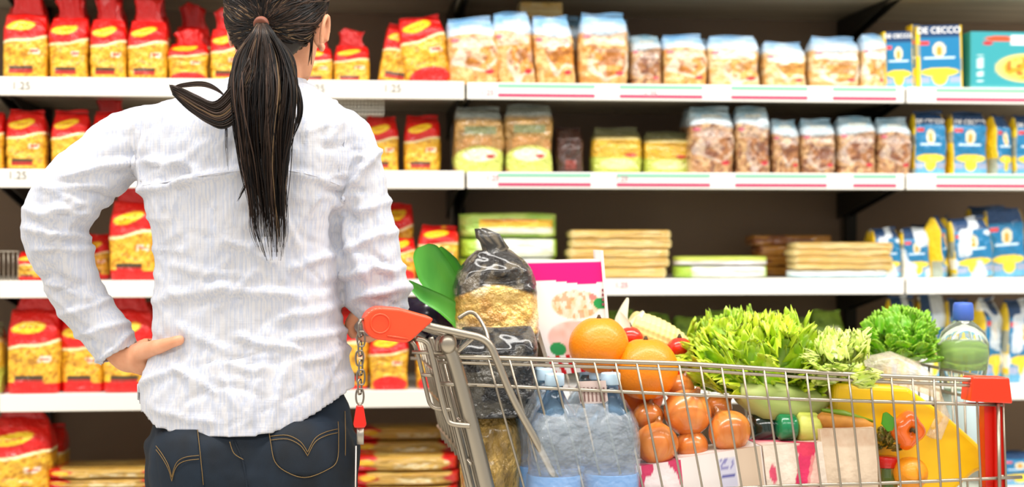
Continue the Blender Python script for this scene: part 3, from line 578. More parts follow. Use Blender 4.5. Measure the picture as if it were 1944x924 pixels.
# cut the hem and the cuffs
hem = np.interp(px, hx, hy)
c1 = P(228, 676, DP); ax1 = (P(230, 680, DP)-P(202, 634, DP)).normalized(); c2 = P(695, 616, DP+.17); ax2 = (P(692, 618, DP+.19)-P(706, 606, DP+.13)).normalized(); cn = P(505, 158, DP)
dead = ((py > hem) & (px > 262)) | ((((co-np.array(c1)) @ np.array(ax1)) > 0) & (np.linalg.norm(co-np.array(c1), axis=1) < .07)) | ((((co-np.array(c2)) @ np.array(ax2)) > 0) & (np.linalg.norm(co-np.array(c2), axis=1) < .08)) | ((co[:, 2]-cn.z > 0))
bm = bmesh.new(); bm.from_mesh(me); bm.verts.ensure_lookup_table(); bmesh.ops.delete(bm, geom=[bm.verts[i] for i in np.nonzero(dead)[0]], context='VERTS'); 
bm.verts.ensure_lookup_table()
for v in bm.verts:
    if v.is_boundary:
        x_, y_, d_ = Q(v.co)
        if 262 < x_ and y_ > 700: v.co.z += (y_-float(np.interp(x_, hx, hy)))*d_/FPX
for _ in range(6): bmesh.ops.smooth_vert(bm, verts=[v for v in bm.verts if v.is_boundary], factor=.5, use_axis_x=True, use_axis_y=True, use_axis_z=True)
bm.to_mesh(me); bm.free()
shirt_bvh = BVHTree.FromPolygons([v.co.copy() for v in me.vertices], [tuple(p.vertices) for p in me.polygons])
tmp = link('tmp', me); so = tmp.modifiers.new('s', 'SOLIDIFY'); so.thickness = .0022; so.offset = -1; me = evaluated(tmp)
M_linen = mat('white_linen', '#dfe0e8', .75, sheen=.2)
nt = M_linen.node_tree; bs = nt.nodes['Principled BSDF']; tc = nt.nodes.new('ShaderNodeTexCoord'); hs = []
for scl, det, w8 in (((420, 420, 14), 2, .22), ((30, 30, 420), 2, .12), ((34, 34, 22), 3, 1.6)):
    mp = nt.nodes.new('ShaderNodeMapping'); mp.inputs['Scale'].default_value = scl; nn = nt.nodes.new('ShaderNodeTexNoise'); nn.inputs['Scale'].default_value = 1; nn.inputs['Detail'].default_value = det
    nt.links.new(tc.outputs['Object'], mp.inputs[0]); nt.links.new(mp.outputs[0], nn.inputs['Vector'])
    mm = nt.nodes.new('ShaderNodeMath'); mm.operation = 'MULTIPLY'; mm.inputs[1].default_value = w8; nt.links.new(nn.outputs['Fac'], mm.inputs[0]); hs.append((nn, mm))
a1 = nt.nodes.new('ShaderNodeMath'); a2 = nt.nodes.new('ShaderNodeMath'); nt.links.new(hs[0][1].outputs[0], a1.inputs[0]); nt.links.new(hs[1][1].outputs[0], a1.inputs[1]); nt.links.new(a1.outputs[0], a2.inputs[0]); nt.links.new(hs[2][1].outputs[0], a2.inputs[1])
bp = nt.nodes.new('ShaderNodeBump'); bp.inputs['Strength'].default_value = .55; bp.inputs['Distance'].default_value = .004; nt.links.new(a2.outputs[0], bp.inputs['Height']); nt.links.new(bp.outputs[0], bs.inputs['Normal'])
mp = nt.nodes.new('ShaderNodeMapping'); mp.inputs['Scale'].default_value = (300, 300, 4); nn = nt.nodes.new('ShaderNodeTexNoise'); nn.inputs['Scale'].default_value = 1; nt.links.new(tc.outputs['Object'], mp.inputs[0]); nt.links.new(mp.outputs[0], nn.inputs['Vector'])
rp = nt.nodes.new('ShaderNodeValToRGB'); rp.color_ramp.elements[0].position = .38; rp.color_ramp.elements[0].color = (*lin('#b6bbca'), 1); rp.color_ramp.elements[1].position = .6; rp.color_ramp.elements[1].color = (*lin('#c9c8cc'), 1)
nt.links.new(nn.outputs['Fac'], rp.inputs[0]); nt.links.new(rp.outputs[0], bs.inputs['Base Color'])
shirt = link('shirt', me, M_linen, woman)
# collar: a folded band round the back of the neck
mb = MB(); V = []; F = []; nA = 40; prof = [(.000, -.012), (-.001, .008), (.002, .020), (.007, .020), (.012, .008), (.021, -.014), (.018, -.016)]
cc = P(505, 160, DP+.012)
for i in range(nA+1):
    th = math.radians(200)*(i/nA-.5)-math.pi/2
    for (o_, z_) in prof: V.append(cc+H1*math.cos(th)*(.062+o_)+H2*math.sin(th)*(.066+o_)+Z*(z_-.012))
m_ = len(prof)
for i in range(nA):
    for j in range(m_): j2 = (j+1) % m_; F.append((i*m_+j, i*m_+j2, (i+1)*m_+j2, (i+1)*m_+j))
F.append(tuple(range(m_))); F.append(tuple(reversed(range(nA*m_, (nA+1)*m_))))
mb.add(V, F); mb.build('collar', M_linen, shirt)
def on_shirt(px, py, off=.002):
    r = ray(px, py).normalized(); h = shirt_bvh.ray_cast(CAM, r)
    return (h[0]-r*off) if h[0] is not None else P(px, py, DP-.09)
for pts in ([(272, 352), (320, 345), (380, 334), (440, 326), (520, 322), (590, 332), (645, 352)], [(268, 215), (266, 250), (262, 300), (268, 345)], [(664, 235), (655, 270), (645, 320), (640, 365)]):
    q_ = smooth_path([on_shirt(a, b, .0005) for a, b in pts], 6); MB().tube(q_, .0014, 6, flat=.6).build('seam', M_linen, shirt)
# ---- body
bd = MB()
hc = P(532, 22, DP-.005)
HR = Matrix.Rotation(math.radians(-15), 3, 'Z')
FD = HR @ H2; SD = HR @ H1                 # where the face points, and the head's right side
def hp(s, f, z): return hc+SD*s+FD*f+Z*z
bd.loft([(hp(0, 0, .112), SD*.018, FD*.022), (hp(0, -.002, .105), SD*.042, FD*.052), (hp(0, -.004, .085), SD*.064, FD*.078), (hp(0, -.004, .05), SD*.076, FD*.094), (hp(0, -.003, .01), SD*.078, FD*.097), (hp(0, .004, -.025), SD*.072, FD*.088),
         (hp(0, .020, -.055), SD*.054, FD*.062), (hp(0, .038, -.085), SD*.040, FD*.050), (hp(0, .048, -.108), SD*.030, FD*.036), (hp(0, .056, -.120), SD*.016, FD*.02)], 40)
bd.loft([(hp(0, .086, .02), SD*.006, FD*.006), (hp(0, .094, .0), SD*.008, FD*.008), (hp(0, .104, -.022), SD*.013, FD*.012), (hp(0, .092, -.032), SD*.012, FD*.008)], 16)
bd.ball(hp(0, .084, -.062), .022, .008, .007, HR); bd.ball(hp(0, .084, .03), .055, .014, .012, HR)
bd.loft([(hp(0, -.012, -.03), H1*.048, H2*.055), (P(518, 110, DP+.01), H1*.050, H2*.055), (P(510, 150, DP+.01), H1*.053, H2*.057), (P(505, 180, DP+.01), H1*.075, H2*.06), (P(485, 230, DP), H1*.13, H2*.08)], 32)
bd.loft([sec(*a) for a in [(190, 400, 580, .06), (225, 310, 640, .085), (300, 295, 650, .10), (450, 312, 622, .095), (560, 325, 622, .09), (660, 318, 640, .095), (780, 300, 650, .11), (880, 305, 655, .115)]], 40, .85)
ballpath(bd, [(a, b, r*.72, d_) for a, b, r, d_ in SL[:-1]]+[(236, 676, 27, 0), (252, 680, 26, -.005), (268, 676, 28, -.015)], 20)
ballpath(bd, [(a, b, r*.66, d_) for a, b, r, d_ in SR[:-2]]+[(708, 610, 26, .11), (694, 618, 24, .15), (686, 622, 24, .17)], 20)
# left hand: palm against the side, thumb on the back of the hip, four fingers round the front
def hip(px, py, off): 
    p = on_shirt(px, py, off); return p
bd.loft([(P(248, 682, DP-.004), (H1*.35-Z*.9)*.005+Z*.026, H2*.016), (P(268, 678, DP-.018), Z*.032, H2*.015), (P(284, 674, DP-.026), Z*.030, H2*.013), (P(290, 676, DP-.004), Z*.028, H1*.012)], 20)
th_ = [P(262, 672, DP-.02), P(284, 663, DP-.055), hip(304, 657, .009), hip(322, 651, .009), hip(338, 646, .008)]
bd.tube(smooth_path(th_, 6), [.017-.0075*min(1, i/20) for i in range(25)], 14); bd.ball(hip(341, 645, .008), .0092)
for i, (z0_, L) in enumerate([(.020, .066), (.006, .074), (-.008, .070), (-.021, .056)]):
    a = P(282, 676, DP-.006)+Z*z0_; c_ = [a, a+H2*L*.45+H1*(.004), a+H2*L*.8+H1*.014, a+H2*L*1.05+H1*.030]
    bd.tube(smooth_path(c_, 5), [.0088-.0022*j/15 for j in range(16)], 10); bd.ball(c_[-1], .0067)
# right hand: palm over the handle bar, fingers curled round it
BAR0, BAR1 = P(718, 615, 2.50), P(686, 606, 3.02)
hb = BAR0.lerp(BAR1, .30)-H1*.016; bdir = (BAR1-BAR0).normalized(); bside = bdir.cross(Z).normalized()
wr = P(686, 622, DP+.17)
bd.loft([(wr, H1*.022, Z*.02), (wr.lerp(hb, .5)+Z*.012-H1*.006, bdir*.034, Z*.018), (hb+Z*.026, bdir*.04, Z*.012)], 20)
for i, off in enumerate((-.033, -.011, .011, .033)):
    c0 = hb+bdir*off; pts_ = [c0+Z*.028-H1*.004, c0+H1*.026+Z*.018, c0+H1*.031-Z*.006, c0+H1*.014-Z*.026, c0-H1*.008-Z*.027]
    bd.tube(smooth_path(pts_, 4), [.0088-.0022*j/16 for j in range(17)], 10)
pts_ = [hb-H1*.012+bdir*-.045+Z*.018, hb-H1*.026-bdir*.03-Z*.004, hb-H1*.016-bdir*.01-Z*.024]
bd.tube(smooth_path(pts_, 4), [.011-.003*j/8 for j in range(9)], 10)
bme = remeshed(bd, .0042, 4, .5)
body = link('body', bme, M_skin, woman)
# ears
for s_ in (1, -1):
    e = MB(); c_ = hp(s_*.0725, -.004, -.038)
    e.ball(c_, .008, .016, .027, HR @ Matrix.Rotation(math.radians(18), 3, 'X') @ Matrix.Rotation(s_*math.radians(-24), 3, 'Z'))
    rim = [c_+SD*s_*.012+FD*(.013*math.cos(t))-FD*.004+Z*(.026*math.sin(t)) + SD*s_*.004*math.sin(t) for t in np.linspace(-.6, math.pi+.9, 18)]
    e.tube(rim, .0042, 8); e.ball(c_+Z*-.025+SD*s_*.004+FD*.002, .006, .006, .008)
    link('ear', remeshed(e, .0022, 4), M_skin, body)
for s_ in (1, -1): MB().ball(hp(s_*.03, .083, .008), .011).build('eye', mat('eye_white', '#e9e6e0', .2), body)
MB().ball(hp(0, .089, -.060), .019, .005, .004, HR).build('lips', mat('lips', '#b4605a', .4), body)
# ---- jeans
jn = MB()
def leg(sx):
    hipc = P(480+sx*95, 900, DP); out = []
    for z_, r_, o_ in ((.80, .098, 0), (.70, .090, 0), (.60, .078, .0), (.48, .062, -.005), (.40, .058, 0), (.25, .052, .008), (.10, .046, .012)):
        out.append((Vector((hipc.x, hipc.y, z_))+H1*sx*.01*(.8-z_)*4+H2*o_, H1*r_, H2*r_*1.08))
    return out
jn.loft([sec(*a) for a in [(735, 318, 645, .10), (770, 300, 664, .115), (820, 291, 671, .128), (880, 293, 672, .136), (940, 290, 672, .132), (990, 300, 665, .11)]], 56, .86)
for bx in (395, 568): jn.ball(P(bx, 885, DP-.055), .098, .095, .11)
jn.loft(leg(-1), 32); jn.loft(leg(1), 32)
jme = remeshed(jn, .006, 6)
vj = jme.vertices; nj = len(vj); cj = np.empty(nj*3); vj.foreach_get('co', cj); cj = cj.reshape(-1, 3); nn_ = np.empty(nj*3); jme.vertex_normals.foreach_get('vector', nn_); nn_ = nn_.reshape(-1, 3)
cj += nn_*((fbm(cj[:, 0]*14, cj[:, 2]*26, 5)-.5)*.007)[:, None]; vj.foreach_set('co', cj.ravel())
M_denim = noise_color(mat('dark_denim', rough=.8, bump=(900, .3, .0006)), '#040b14', '#0e2234', 14, (1, 1, .6), .3, .75)
jeans = link('jeans', jme, M_denim, woman)
jb = BVHTree.FromPolygons([v.co.copy() for v in jme.vertices], [tuple(p.vertices) for p in jme.polygons])
def on_j(px, py, off=.002):
    r = ray(px, py).normalized(); h = jb.ray_cast(CAM, r); return (h[0]-r*off) if h[0] is not None else P(px, py, DP-.08)
M_stitch = mat('ochre_stitch', '#7d6236', .7)
def stitch(pts, par, off=.0035): MB().tube(smooth_path([on_j(a, b, off) for a, b in pts], 5), .0006, 5).build('stitching', M_stitch, par)
def patch(poly_rows, name, par, off=.0022):   # rows of (xl, xr, y)
    V = []; F = []; nx = 16
    for (l, r_, y) in poly_rows:
        for i in range(nx+1): V.append(on_j(l+(r_-l)*i/nx, y+ (0), off))
    m_ = nx+1; N = len(V); V += [v+(v-CAM).normalized()*off*1.2 for v in V]
    for j in range(len(poly_rows)-1):
        for i in range(nx): a = j*m_+i; F += [(a, a+1, a+m_+1, a+m_), (N+a, N+a+m_, N+a+m_+1, N+a+1)]
    edge = [i for i in range(m_)]+[j*m_+nx for j in range(1, len(poly_rows))]+[(len(poly_rows)-1)*m_+i for i in range(nx-1, -1, -1)]+[j*m_ for j in range(len(poly_rows)-2, 0, -1)]
    for i in range(len(edge)): a, b = edge[i], edge[(i+1) % len(edge)]; F.append((b, a, N+a, N+b))
    return link(name, mesh(V, F), M_denim, par)
pk = patch([(508, 643, 800), (512, 643, 825), (517, 642, 850), (521, 640, 872), (527, 634, 884), (545, 612, 896), (572, 592, 905)], 'back_pocket', jeans)
stitch([(508, 802), (514, 840), (522, 876), (545, 896), (580, 906), (620, 892), (640, 874), (643, 830), (642, 800)], pk)
for o_ in (0, 7): stitch([(512+o_/3, 828+o_), (545, 826+o_), (570, 838+o_), (584, 858+o_)], pk); stitch([(584, 858+o_), (598, 832+o_), (618, 820+o_), (641, 814+o_)], pk)
pk = patch([(294, 376, 815), (294, 377, 840), (296, 380, 870), (300, 384, 900), (306, 388, 930), (320, 380, 950)], 'back_pocket', jeans)
stitch([(375, 815), (380, 860), (386, 920)], pk)
for o_ in (0, 7): stitch([(296, 846+o_), (308, 862+o_), (320, 884+o_), (326, 906+o_)], pk); stitch([(326, 906+o_), (334, 880+o_), (350, 868+o_), (378, 864+o_)], pk)
stitch([(436, 838), (444, 860), (462, 872)], jeans); stitch([(655, 780), (656, 850), (652, 940)], jeans)
MB().tube(smooth_path([on_j(a, b, .0002) for a, b in [(445, 836), (462, 880), (470, 935), (472, 980)]], 5), .0022, 6).build('centre_seam', M_denim, jeans)
M_shoe = mat('black_shoe', '#1c1a1a', .4)
for sx in (-1, 1):
    c_ = P(480+sx*95, 900, DP)+H1*sx*.029; c_.z = 0
    MB().loft([(c_+H2*(-.085)+Z*.030, H1*.028, Z*.028), (c_-H2*.05+Z*.045, H1*.036, Z*.045), (c_+H2*.02+Z*.045, H1*.040, Z*.044), (c_+H2*.10+Z*.028, H1*.044, Z*.027), (c_+H2*.165+Z*.018, H1*.026, Z*.016)], 24).build('shoe', M_shoe, woman)
# ---- hair
M_h = [mat('hair_black', '#0f0b0a', .45, spec=.25), mat('hair_dark_brown', '#251911', .45, spec=.25), mat('hair_brown', '#46342a', .45, spec=.25), mat('hair_light_brown', '#6e573e', .45, spec=.25)]
TIE = hp(0, -.112, .010)
TIE = P(497, 44, (TIE-CAM).dot(FW))
cap = MB(); cap.loft([(hp(0, -.004, .121), SD*.02, FD*.03), (hp(0, -.006, .113), SD*.048, FD*.06), (hp(0, -.008, .090), SD*.070, FD*.086), (hp(0, -.008, .052), SD*.0815, FD*.100), (hp(0, -.012, .012), SD*.083, FD*.096), (hp(0, -.024, -.020), SD*.081, FD*.080), (hp(0, -.038, -.048), SD*.069, FD*.056), (hp(0, -.050, -.075), SD*.048, FD*.036), (hp(0, -.052, -.092), SD*.030, FD*.02)], 40)
hcm = remeshed(cap, .004, 5)
hair = link('hair', hcm, mat('hair_under', '#1c130f', .5), woman)
hbvh = BVHTree.FromPolygons([v.co.copy() for v in hcm.vertices], [tuple(p.vertices) for p in hcm.polygons])
class Strands:                          # tapered strands gathered as one mesh with four tones
    def __init__(s): s.v = []; s.f = []; s.mi = []
    def add(s, pts, r0, r1, mi, rm=None):
        N = len(pts)-1; b0 = len(s.v); tg = (pts[-1]-pts[0]).normalized(); a = tg.cross(FW)
        a = a.normalized() if a.length > .05 else Vector((1, 0, 0))
        for i, p in enumerate(pts):
            t = i/N; rr = (r0*(1-t)**2+rm*2*t*(1-t)+r1*t*t) if rm else r0*(1-t)+r1*t
            t_ = (pts[min(i+1, N)]-pts[max(i-1, 0)]).normalized(); a = (a-t_*a.dot(t_)).normalized(); b = t_.cross(a)
            for k in range(5): th = k*2*math.pi/5; s.v.append(p+(a*math.cos(th)+b*math.sin(th))*rr)
        for i in range(N):
            for k in range(5): k2 = (k+1) % 5; s.f.append((b0+i*5+k, b0+i*5+k2, b0+(i+1)*5+k2, b0+(i+1)*5+k)); s.mi.append(mi)
        s.f.append(tuple(b0+k for k in (4, 3, 2, 1, 0))); s.f.append(tuple(b0+N*5+k for k in range(5))); s.mi += [mi, mi]
    def build(s, name, parent):
        me = mesh(s.v, s.f, name=name)
        for m in M_h: me.materials.append(m)
        me.polygons.foreach_set('material_index', s.mi); return link(name, me, None, parent)
hr = random.Random(5)
st = Strands()
for i in range(1100):                      # combed over the skull towards the tie
    th = hr.uniform(-math.pi, 0) if hr.random() < .8 else hr.uniform(0, math.pi)
    zz = hr.uniform(-.085, .115); s0 = math.cos(th); f0 = math.sin(th)
    start = hp(s0*.10, f0*.11+(-.03 if zz < -.02 else 0), zz)
    h = hbvh.find_nearest(start); p0 = h[0]
    if (p0-hc).dot(FD) > .055 and zz < .05: continue
    pts = []
    for k in range(11):
        t = k/10; g = p0.lerp(TIE, t); g = g+Z*(-.010*math.sin(t*math.pi)*(1 if zz < .03 else -.4)); hh = hbvh.find_nearest(g); nrm = hh[1]
        off = .0012+.0030*hr.random()*math.sin(t*math.pi)+.004*max(0, t-.75)*4*hr.random()
        pts.append(hh[0]+nrm*off)
    sidef = (p0-TIE).length; mi = hr.choices([0, 1, 2, 3], [5, 4, 1.5 if s0 > .3 else .4, .9 if abs(s0) > .55 else .15])[0]
    st.add(smooth_path(pts, 2), .0007, .0010, mi, .0019)
st.build('combed_strands', hair)
MB().lathe([(.009, -.006), (.0115, -.005), (.0125, -.002), (.0115, .0), (.0125, .003), (.0115, .005), (.009, .006)], TIE+H2*-.006+Z*-.002, (H2*-1+Z*-.55+H1*-.1)).build('hair_tie', mat('brown_elastic', '#7a4634', .6), hair)
st = Strands()
def hang(ctrl, nst, spread, r, mi_w, jit=.004, end_j=.1):
    clumps = [(hr.uniform(-1, 1), hr.uniform(-1, 1), hr.uniform(0, 6), hr.uniform(.2, 1), hr.choice([(6, 3, .6, .1), (3, 5, 1.5, .4), (1, 3, 4, 1.6)])) for _ in range(max(3, nst//22))]
    for i in range(nst):
        cl = hr.choice(clumps); a = max(-1.05, min(1.05, cl[0]+hr.gauss(0, .11))); b = max(-1, min(1, cl[1]+hr.gauss(0, .2))); pts = []; end = 1-end_j*hr.random()**.7*1.0
        for ci, (x, y, wd, dd, dw) in enumerate(ctrl):
            X = x+a*wd+hr.uniform(-1, 1)*wd*.06+(math.sin(ci*1.3+cl[2])*wd*.16*cl[3] if ci > 1 else 0); base = P(X, y, DP+dd+b*dw); pts.append(base+Vector((hr.uniform(-jit, jit), hr.uniform(-jit, jit)*.6, 0)))
        sp_ = smooth_path(pts, 7); sp_ = sp_[:max(4, int(len(sp_)*end))]
        mi = hr.choices([0, 1, 2, 3], [p_*q_ for p_, q_ in zip(mi_w, cl[4])])[0]; st.add(sp_, r*.8, .0002, mi, r*1.5)
td = (TIE-CAM).dot(FW)-DP
hang([(497, 44, 9, td-.008, .006), (499, 64, 20, td-.022, .012), (500, 110, 46, td-.026, .018), (500, 170, 56, -.150, .022), (500, 240, 50, -.155, .020), (503, 310, 42, -.152, .018), (508, 380, 33, -.150, .014), (512, 440, 30, -.150, .010), (519, 500, 16, -.148, .008)], 800, 0, .0010, [6, 3, 1.3, .5], .0012, .45)
hang([(497, 44, 8, td-.012, .004), (499, 64, 18, td-.030, .004), (500, 110, 40, td-.042, .004), (500, 170, 50, -.17, .006)], 130, 0, .0008, [1, 3, 3, 2], .002, .6)
hang([(500, 60, 10, td-.012, .006), (540, 120, 10, td-.02, .008), (566, 170, 9, -.145, .01), (572, 215, 7, -.148, .01), (556, 262, 7, -.150, .008), (545, 300, 8, -.150, .008)], 46, 0, .0009, [5, 4, 1, .3], .002, .4)
hang([(492, 60, 6, td-.012, .006), (455, 130, 6, td-.02, .006), (432, 200, 5, -.150, .006), (428, 260, 5, -.150, .006), (432, 330, 6, -.148, .004)], 18, 0, .0007, [4, 4, 1, .3], .002, .5)
hang([(520, 200, 12, -.15, .01), (500, 280, 14, -.155, .01), (470, 350, 12, -.15, .01), (450, 385, 8, -.148, .005)], 26, 0, .0008, [5, 4, 1, .3], .002, .4)
# lock swung over the left shoulder
for i in range(420):
    a = hr.uniform(-1, 1); b = hr.uniform(-1, 1); pts = []
    for (x, y, wd, dd) in [(480, 130, 22, -.15), (452, 186, 28, -.158), (418, 218, 25, -.160), (382, 206, 25, -.152), (350, 187, 20, -.140), (322, 168, 8, -.130)]:
        pts.append(P(x+a*wd*.35, y+a*wd*1.0, DP+dd+b*.010)+Vector((hr.uniform(-.001, .001), 0, hr.uniform(-.001, .001))))
    sp_ = smooth_path(pts, 6); sp_ = sp_[:int(len(sp_)*hr.uniform(.86, 1))]
    st.add(sp_, .0009, .0006, hr.choices([0, 1, 2, 3], [2.5, 3, 3.4 if a < .2 else .8, 2.2 if a < .2 else .3])[0], .0014)
for i in range(16):
    a = hr.uniform(-1, 1); pts = [P(440, 215, DP-.16), P(425+a*3, 180+a*4, DP-.155), P(390, 160+a*5, DP-.14), P(345, 162+a*4, DP-.13), P(325, 168, DP-.125)]; st.add(smooth_path(pts, 6), .0008, .0004, hr.choice([0, 1, 2]), .001)
for i in range(22):
    a = hr.uniform(-1, 1); pts = [hp(.070, -.03+a*.01, -.035), hp(.066+a*.002, -.022, -.062), hp(.060+a*.003, -.015, -.085-abs(a)*.01)]; st.add(smooth_path(pts, 5), .0007, .0002, 1, .0007)
st.build('ponytail', hair)
# ============================================================ TROLLEY
AXD = (H1*math.cos(math.radians(9))+H2*math.sin(math.radians(9))).normalized()   # towards the front of the trolley
INW = Vector((-AXD.y, AXD.x, 0)).normalized()                                    # from the near side panel to the far one
if INW.dot(FW) < 0: INW = -INW
A0 = P(830, 680, 2.50)
def K(px, py, w=0):                    # point of the vertical plane w metres inside the near side panel
    r = ray(px, py); t = (A0+INW*w-CAM).dot(INW)/r.dot(INW); return CAM+r*t
cz = K(1300, 700); base = Vector((cz.x, cz.y, 0))+INW*.25
cart = root('shopping_trolley', base, 'full wire supermarket trolley with orange handle cap and red corner clip', 'shopping trolley')
def rim_y(x): return np.interp(x, [830, 1300, 1560, 1640, 1925], [676, 690, 707, 712, 724])
def row_y(x): return np.interp(x, [835, 1150, 1500, 1925], [727, 742, 757, 769])
ZB = .60
XE = 1903
def bottom(p): return p
Wd = .50
mb = MB()
xs = [832+i*(XE-832)/14 for i in range(15)]
mb.tube([K(x, rim_y(x)) for x in xs], .0042, 10); mb.tube([K(x, rim_y(x)+11) for x in xs], .0030, 8); mb.build('near_top_rail', M_chrome, cart)
MB().tube([K(x, row_y(x)) for x in xs], .0031, 8).build('near_middle_rail', M_chrome, cart)
MB().tube([K(x, np.interp(x, [1180, 1500, 1700, 1944], [937, 921, 916, 905])) for x in np.linspace(1060, 1940, 14)], .0030, 8).build('near_lower_rail', M_chrome, cart)
def lean(x): return (66-(x-926)/924*55)/235
for i in range(24):
    x = 926+40.3*i
    if x > 1885: break
    pts = [K(x+lean(x)*(y-rim_y(x)), y, -.002) for y in np.linspace(rim_y(x), 1075, 6)]; MB().tube(pts, .0021, 6).build('side_wire', M_chrome, cart)
# far side panel
mb = MB(); mb.tube([K(x, rim_y(x))+INW*Wd for x in xs], .0042, 8); mb.tube([K(x, row_y(x))+INW*Wd for x in xs], .003, 8); mb.build('far_side_rails', M_chrome, cart)
mb = MB()
for i in range(24): x = 926+40.3*i; mb.tube([K(x, rim_y(x))+INW*Wd, K(x+lean(x)*360, rim_y(x)+360)+INW*Wd], .002, 6)
mb.build('far_side_wires', M_chrome, cart)
# basket floor and front grid
mb = MB()
for i in range(26): p = K(1000+36*i, 1075); mb.tube([p, p+INW*Wd], .0022, 6)
for j in range(7): a, b = K(990, 1075), K(1915, 1075); mb.tube([a+INW*Wd*j/6, b+INW*Wd*j/6], .0026, 6)
mb.build('basket_floor', M_chrome, cart)
mb = MB()
for j in range(11): a = K(XE, rim_y(XE))+INW*Wd*j/10; b = K(1915, 1075)+INW*Wd*j/10; mb.tube([a, b], .0021, 6)
for y in (rim_y(XE), 769, 905, 1040): a = K(XE+2, y); mb.tube([a, a+INW*Wd], .0031, 8)
mb.build('front_grid', M_chrome, cart)
M_red = mat('red_plastic', '#dc1f0e', .3, coat=.2); M_orange = mat('orange_plastic', '#ee4a22', .4, coat=.15, bump=(60, .15, .002)); M_redclip = mat('orange_red_plastic', '#f0330c', .35, coat=.2)
# corner clip (bevelled trapezoid block) and red front bumper posts
def prism(poly, w0, w1, name, m, par, bev=.003):
    bm = bmesh.new(); f = [bm.verts.new(K(x, y, w0)) for x, y in poly]; bk = [bm.verts.new(K(x, y, w0)+INW*(w1-w0)) for x, y in poly]; n_ = len(poly)
    bm.faces.new(f); bm.faces.new(list(reversed(bk)))
    for i in range(n_): bm.faces.new((f[(i+1) % n_], f[i], bk[i], bk[(i+1) % n_]))
    bmesh.ops.recalc_face_normals(bm, faces=bm.faces[:])
    if bev: bmesh.ops.bevel(bm, geom=bm.edges[:], offset=bev, segments=3, affect='EDGES', profile=.5)
    me_ = bpy.data.meshes.new(name); bm.to_mesh(me_); bm.free(); return link(name, me_, m, par, False)
prism([(1848, 716), (1917, 717), (1923, 766), (1843, 762)], -.012, .03, 'corner_clip', M_redclip, cart)
prism([(1869, 768), (1886, 768), (1888, 1075), (1874, 1075)], .012, .035, 'front_bumper', M_red, cart, .002)
prism([(1889, 768), (1908, 768), (1913, 1075), (1893, 1075)], .004, .03, 'front_bumper', M_red, cart, .002)
MB().tube([K(1895, 766, -.005), K(1900, 1075, -.005)], .0032, 8).build('corner_wire', M_chrome, cart)
# rear uprights: two broad flattened posts and a thinner one
def post(p, r, flat=1.0, name='rear_post', m=M_steel): return MB().tube(smooth_path(p, 6), r, 14, flat=flat).build(name, m, cart)
post([K(848, 655, .004), K(866, 700, .004), K(905, 850, .004), K(960, 1075, .004)], .0135)
post([K(835, 650, .06), K(856, 720, .06), K(893, 860, .06), K(945, 1075, .06)], .0085)
post([K(818, 640, .10), K(830, 680, .10), K(872, 850, .10), K(925, 1075, .10)], .0045)
post([K(848, 640, .012), K(838, 640, .03), K(832, 660, .04), K(850, 740, .04), K(905, 960, .04)], .0055)
MB().ball(K(850, 652, -.006), .015, .012, .017).build('post_end_cap', M_steel, cart)
# tube arch from the handle, bending down along the side
post([K(790, 612, -.01), K(830, 622, -.012), K(880, 633, -.014), K(912, 641, -.014), K(930, 655, -.014), K(944, 685, -.014), K(975, 758, -.014), K(1030, 860, -.014), K(1100, 1000, -.014), K(1140, 1075, -.012)], .0062, name='handle_arch')
post([K(800, 622, .02), K(850, 636, .02), K(885, 640, .02)], .0045, name='handle_brace')
post([K(868, 668, 0), K(900, 640, -.008)], .0038, name='handle_brace')
post([K(870, 604, .12), K(892, 592, .12), K(908, 602, .12), K(922, 626, .10), K(928, 650, .08)], .0035, name='child_seat_wire', m=M_chrome)
# bent wire loops hanging at the back
def loop(p, r=.0036): MB().tube(smooth_path(p, 6), r, 8).build('rear_wire_hook', M_chrome, cart)
loop([K(782, 648, .01), K(790, 662, .01), K(800, 700, .01), K(812, 752, .01), K(818, 768, .008), K(830, 775, .006), K(856, 777, .004)])
loop([K(790, 642, -.01), K(808, 648, -.01), K(818, 668, -.01), K(836, 750, -.01), K(848, 792, -.01), K(858, 804, -.012), K(892, 808, -.016)], .0045)
for (x0_, x1_, y_) in ((782, 845, 668), (800, 832, 711), (832, 905, 729), (818, 870, 677)):
    MB().tube([K(x0_, y_, .0), K(x1_, y_+2, .0)], .0032, 8).build('rear_wire', M_chrome, cart)
# child seat flap: rows of wires across the width, behind the posts
mb = MB()
for i in range(9): t = .04+i*.052; mb.tube([K(842, 668)+INW*t, K(900, 905)+INW*t], .0022, 6)
for y in (668, 729, 800, 880): x_ = 842+(y-668)*.245; mb.tube([K(x_, y), K(x_, y)+INW*Wd], .003, 6)
mb.build('rear_flap', M_chrome, cart)
# handle: bar, orange wedge cap
cap_c = K(722, 616, -.012)
barv = (BAR1-BAR0).normalized()
MB().tube([BAR0+barv*.02, BAR1], .0135, 20).build('handle_bar', mat('dark_orange_bar', '#d8431e', .4), cart)
poly = [(760, 584), (822, 604), (822, 609), (778, 649), (765, 650), (725, 642)]
arc = [(722+33*math.cos(a), 614+31*math.sin(a)) for a in np.linspace(math.radians(95), math.radians(275), 14)]
prism(arc+[(760, 586), (821, 603), (822, 609), (779, 648), (768, 651)], -.03, .03, 'handle_cap', M_orange, cart, .004)
mb = MB().tube([K(722+18*math.cos(a), 614+18*math.sin(a), -.0305) for a in np.linspace(0, 2*math.pi, 25)], .0016, 6, cap=False); mb.build('cap_ring', M_orange, cart)
MB().tube([K(735, 637, -.031), K(775, 643, -.031)], .0016, 6).build('cap_ridge', M_orange, cart)
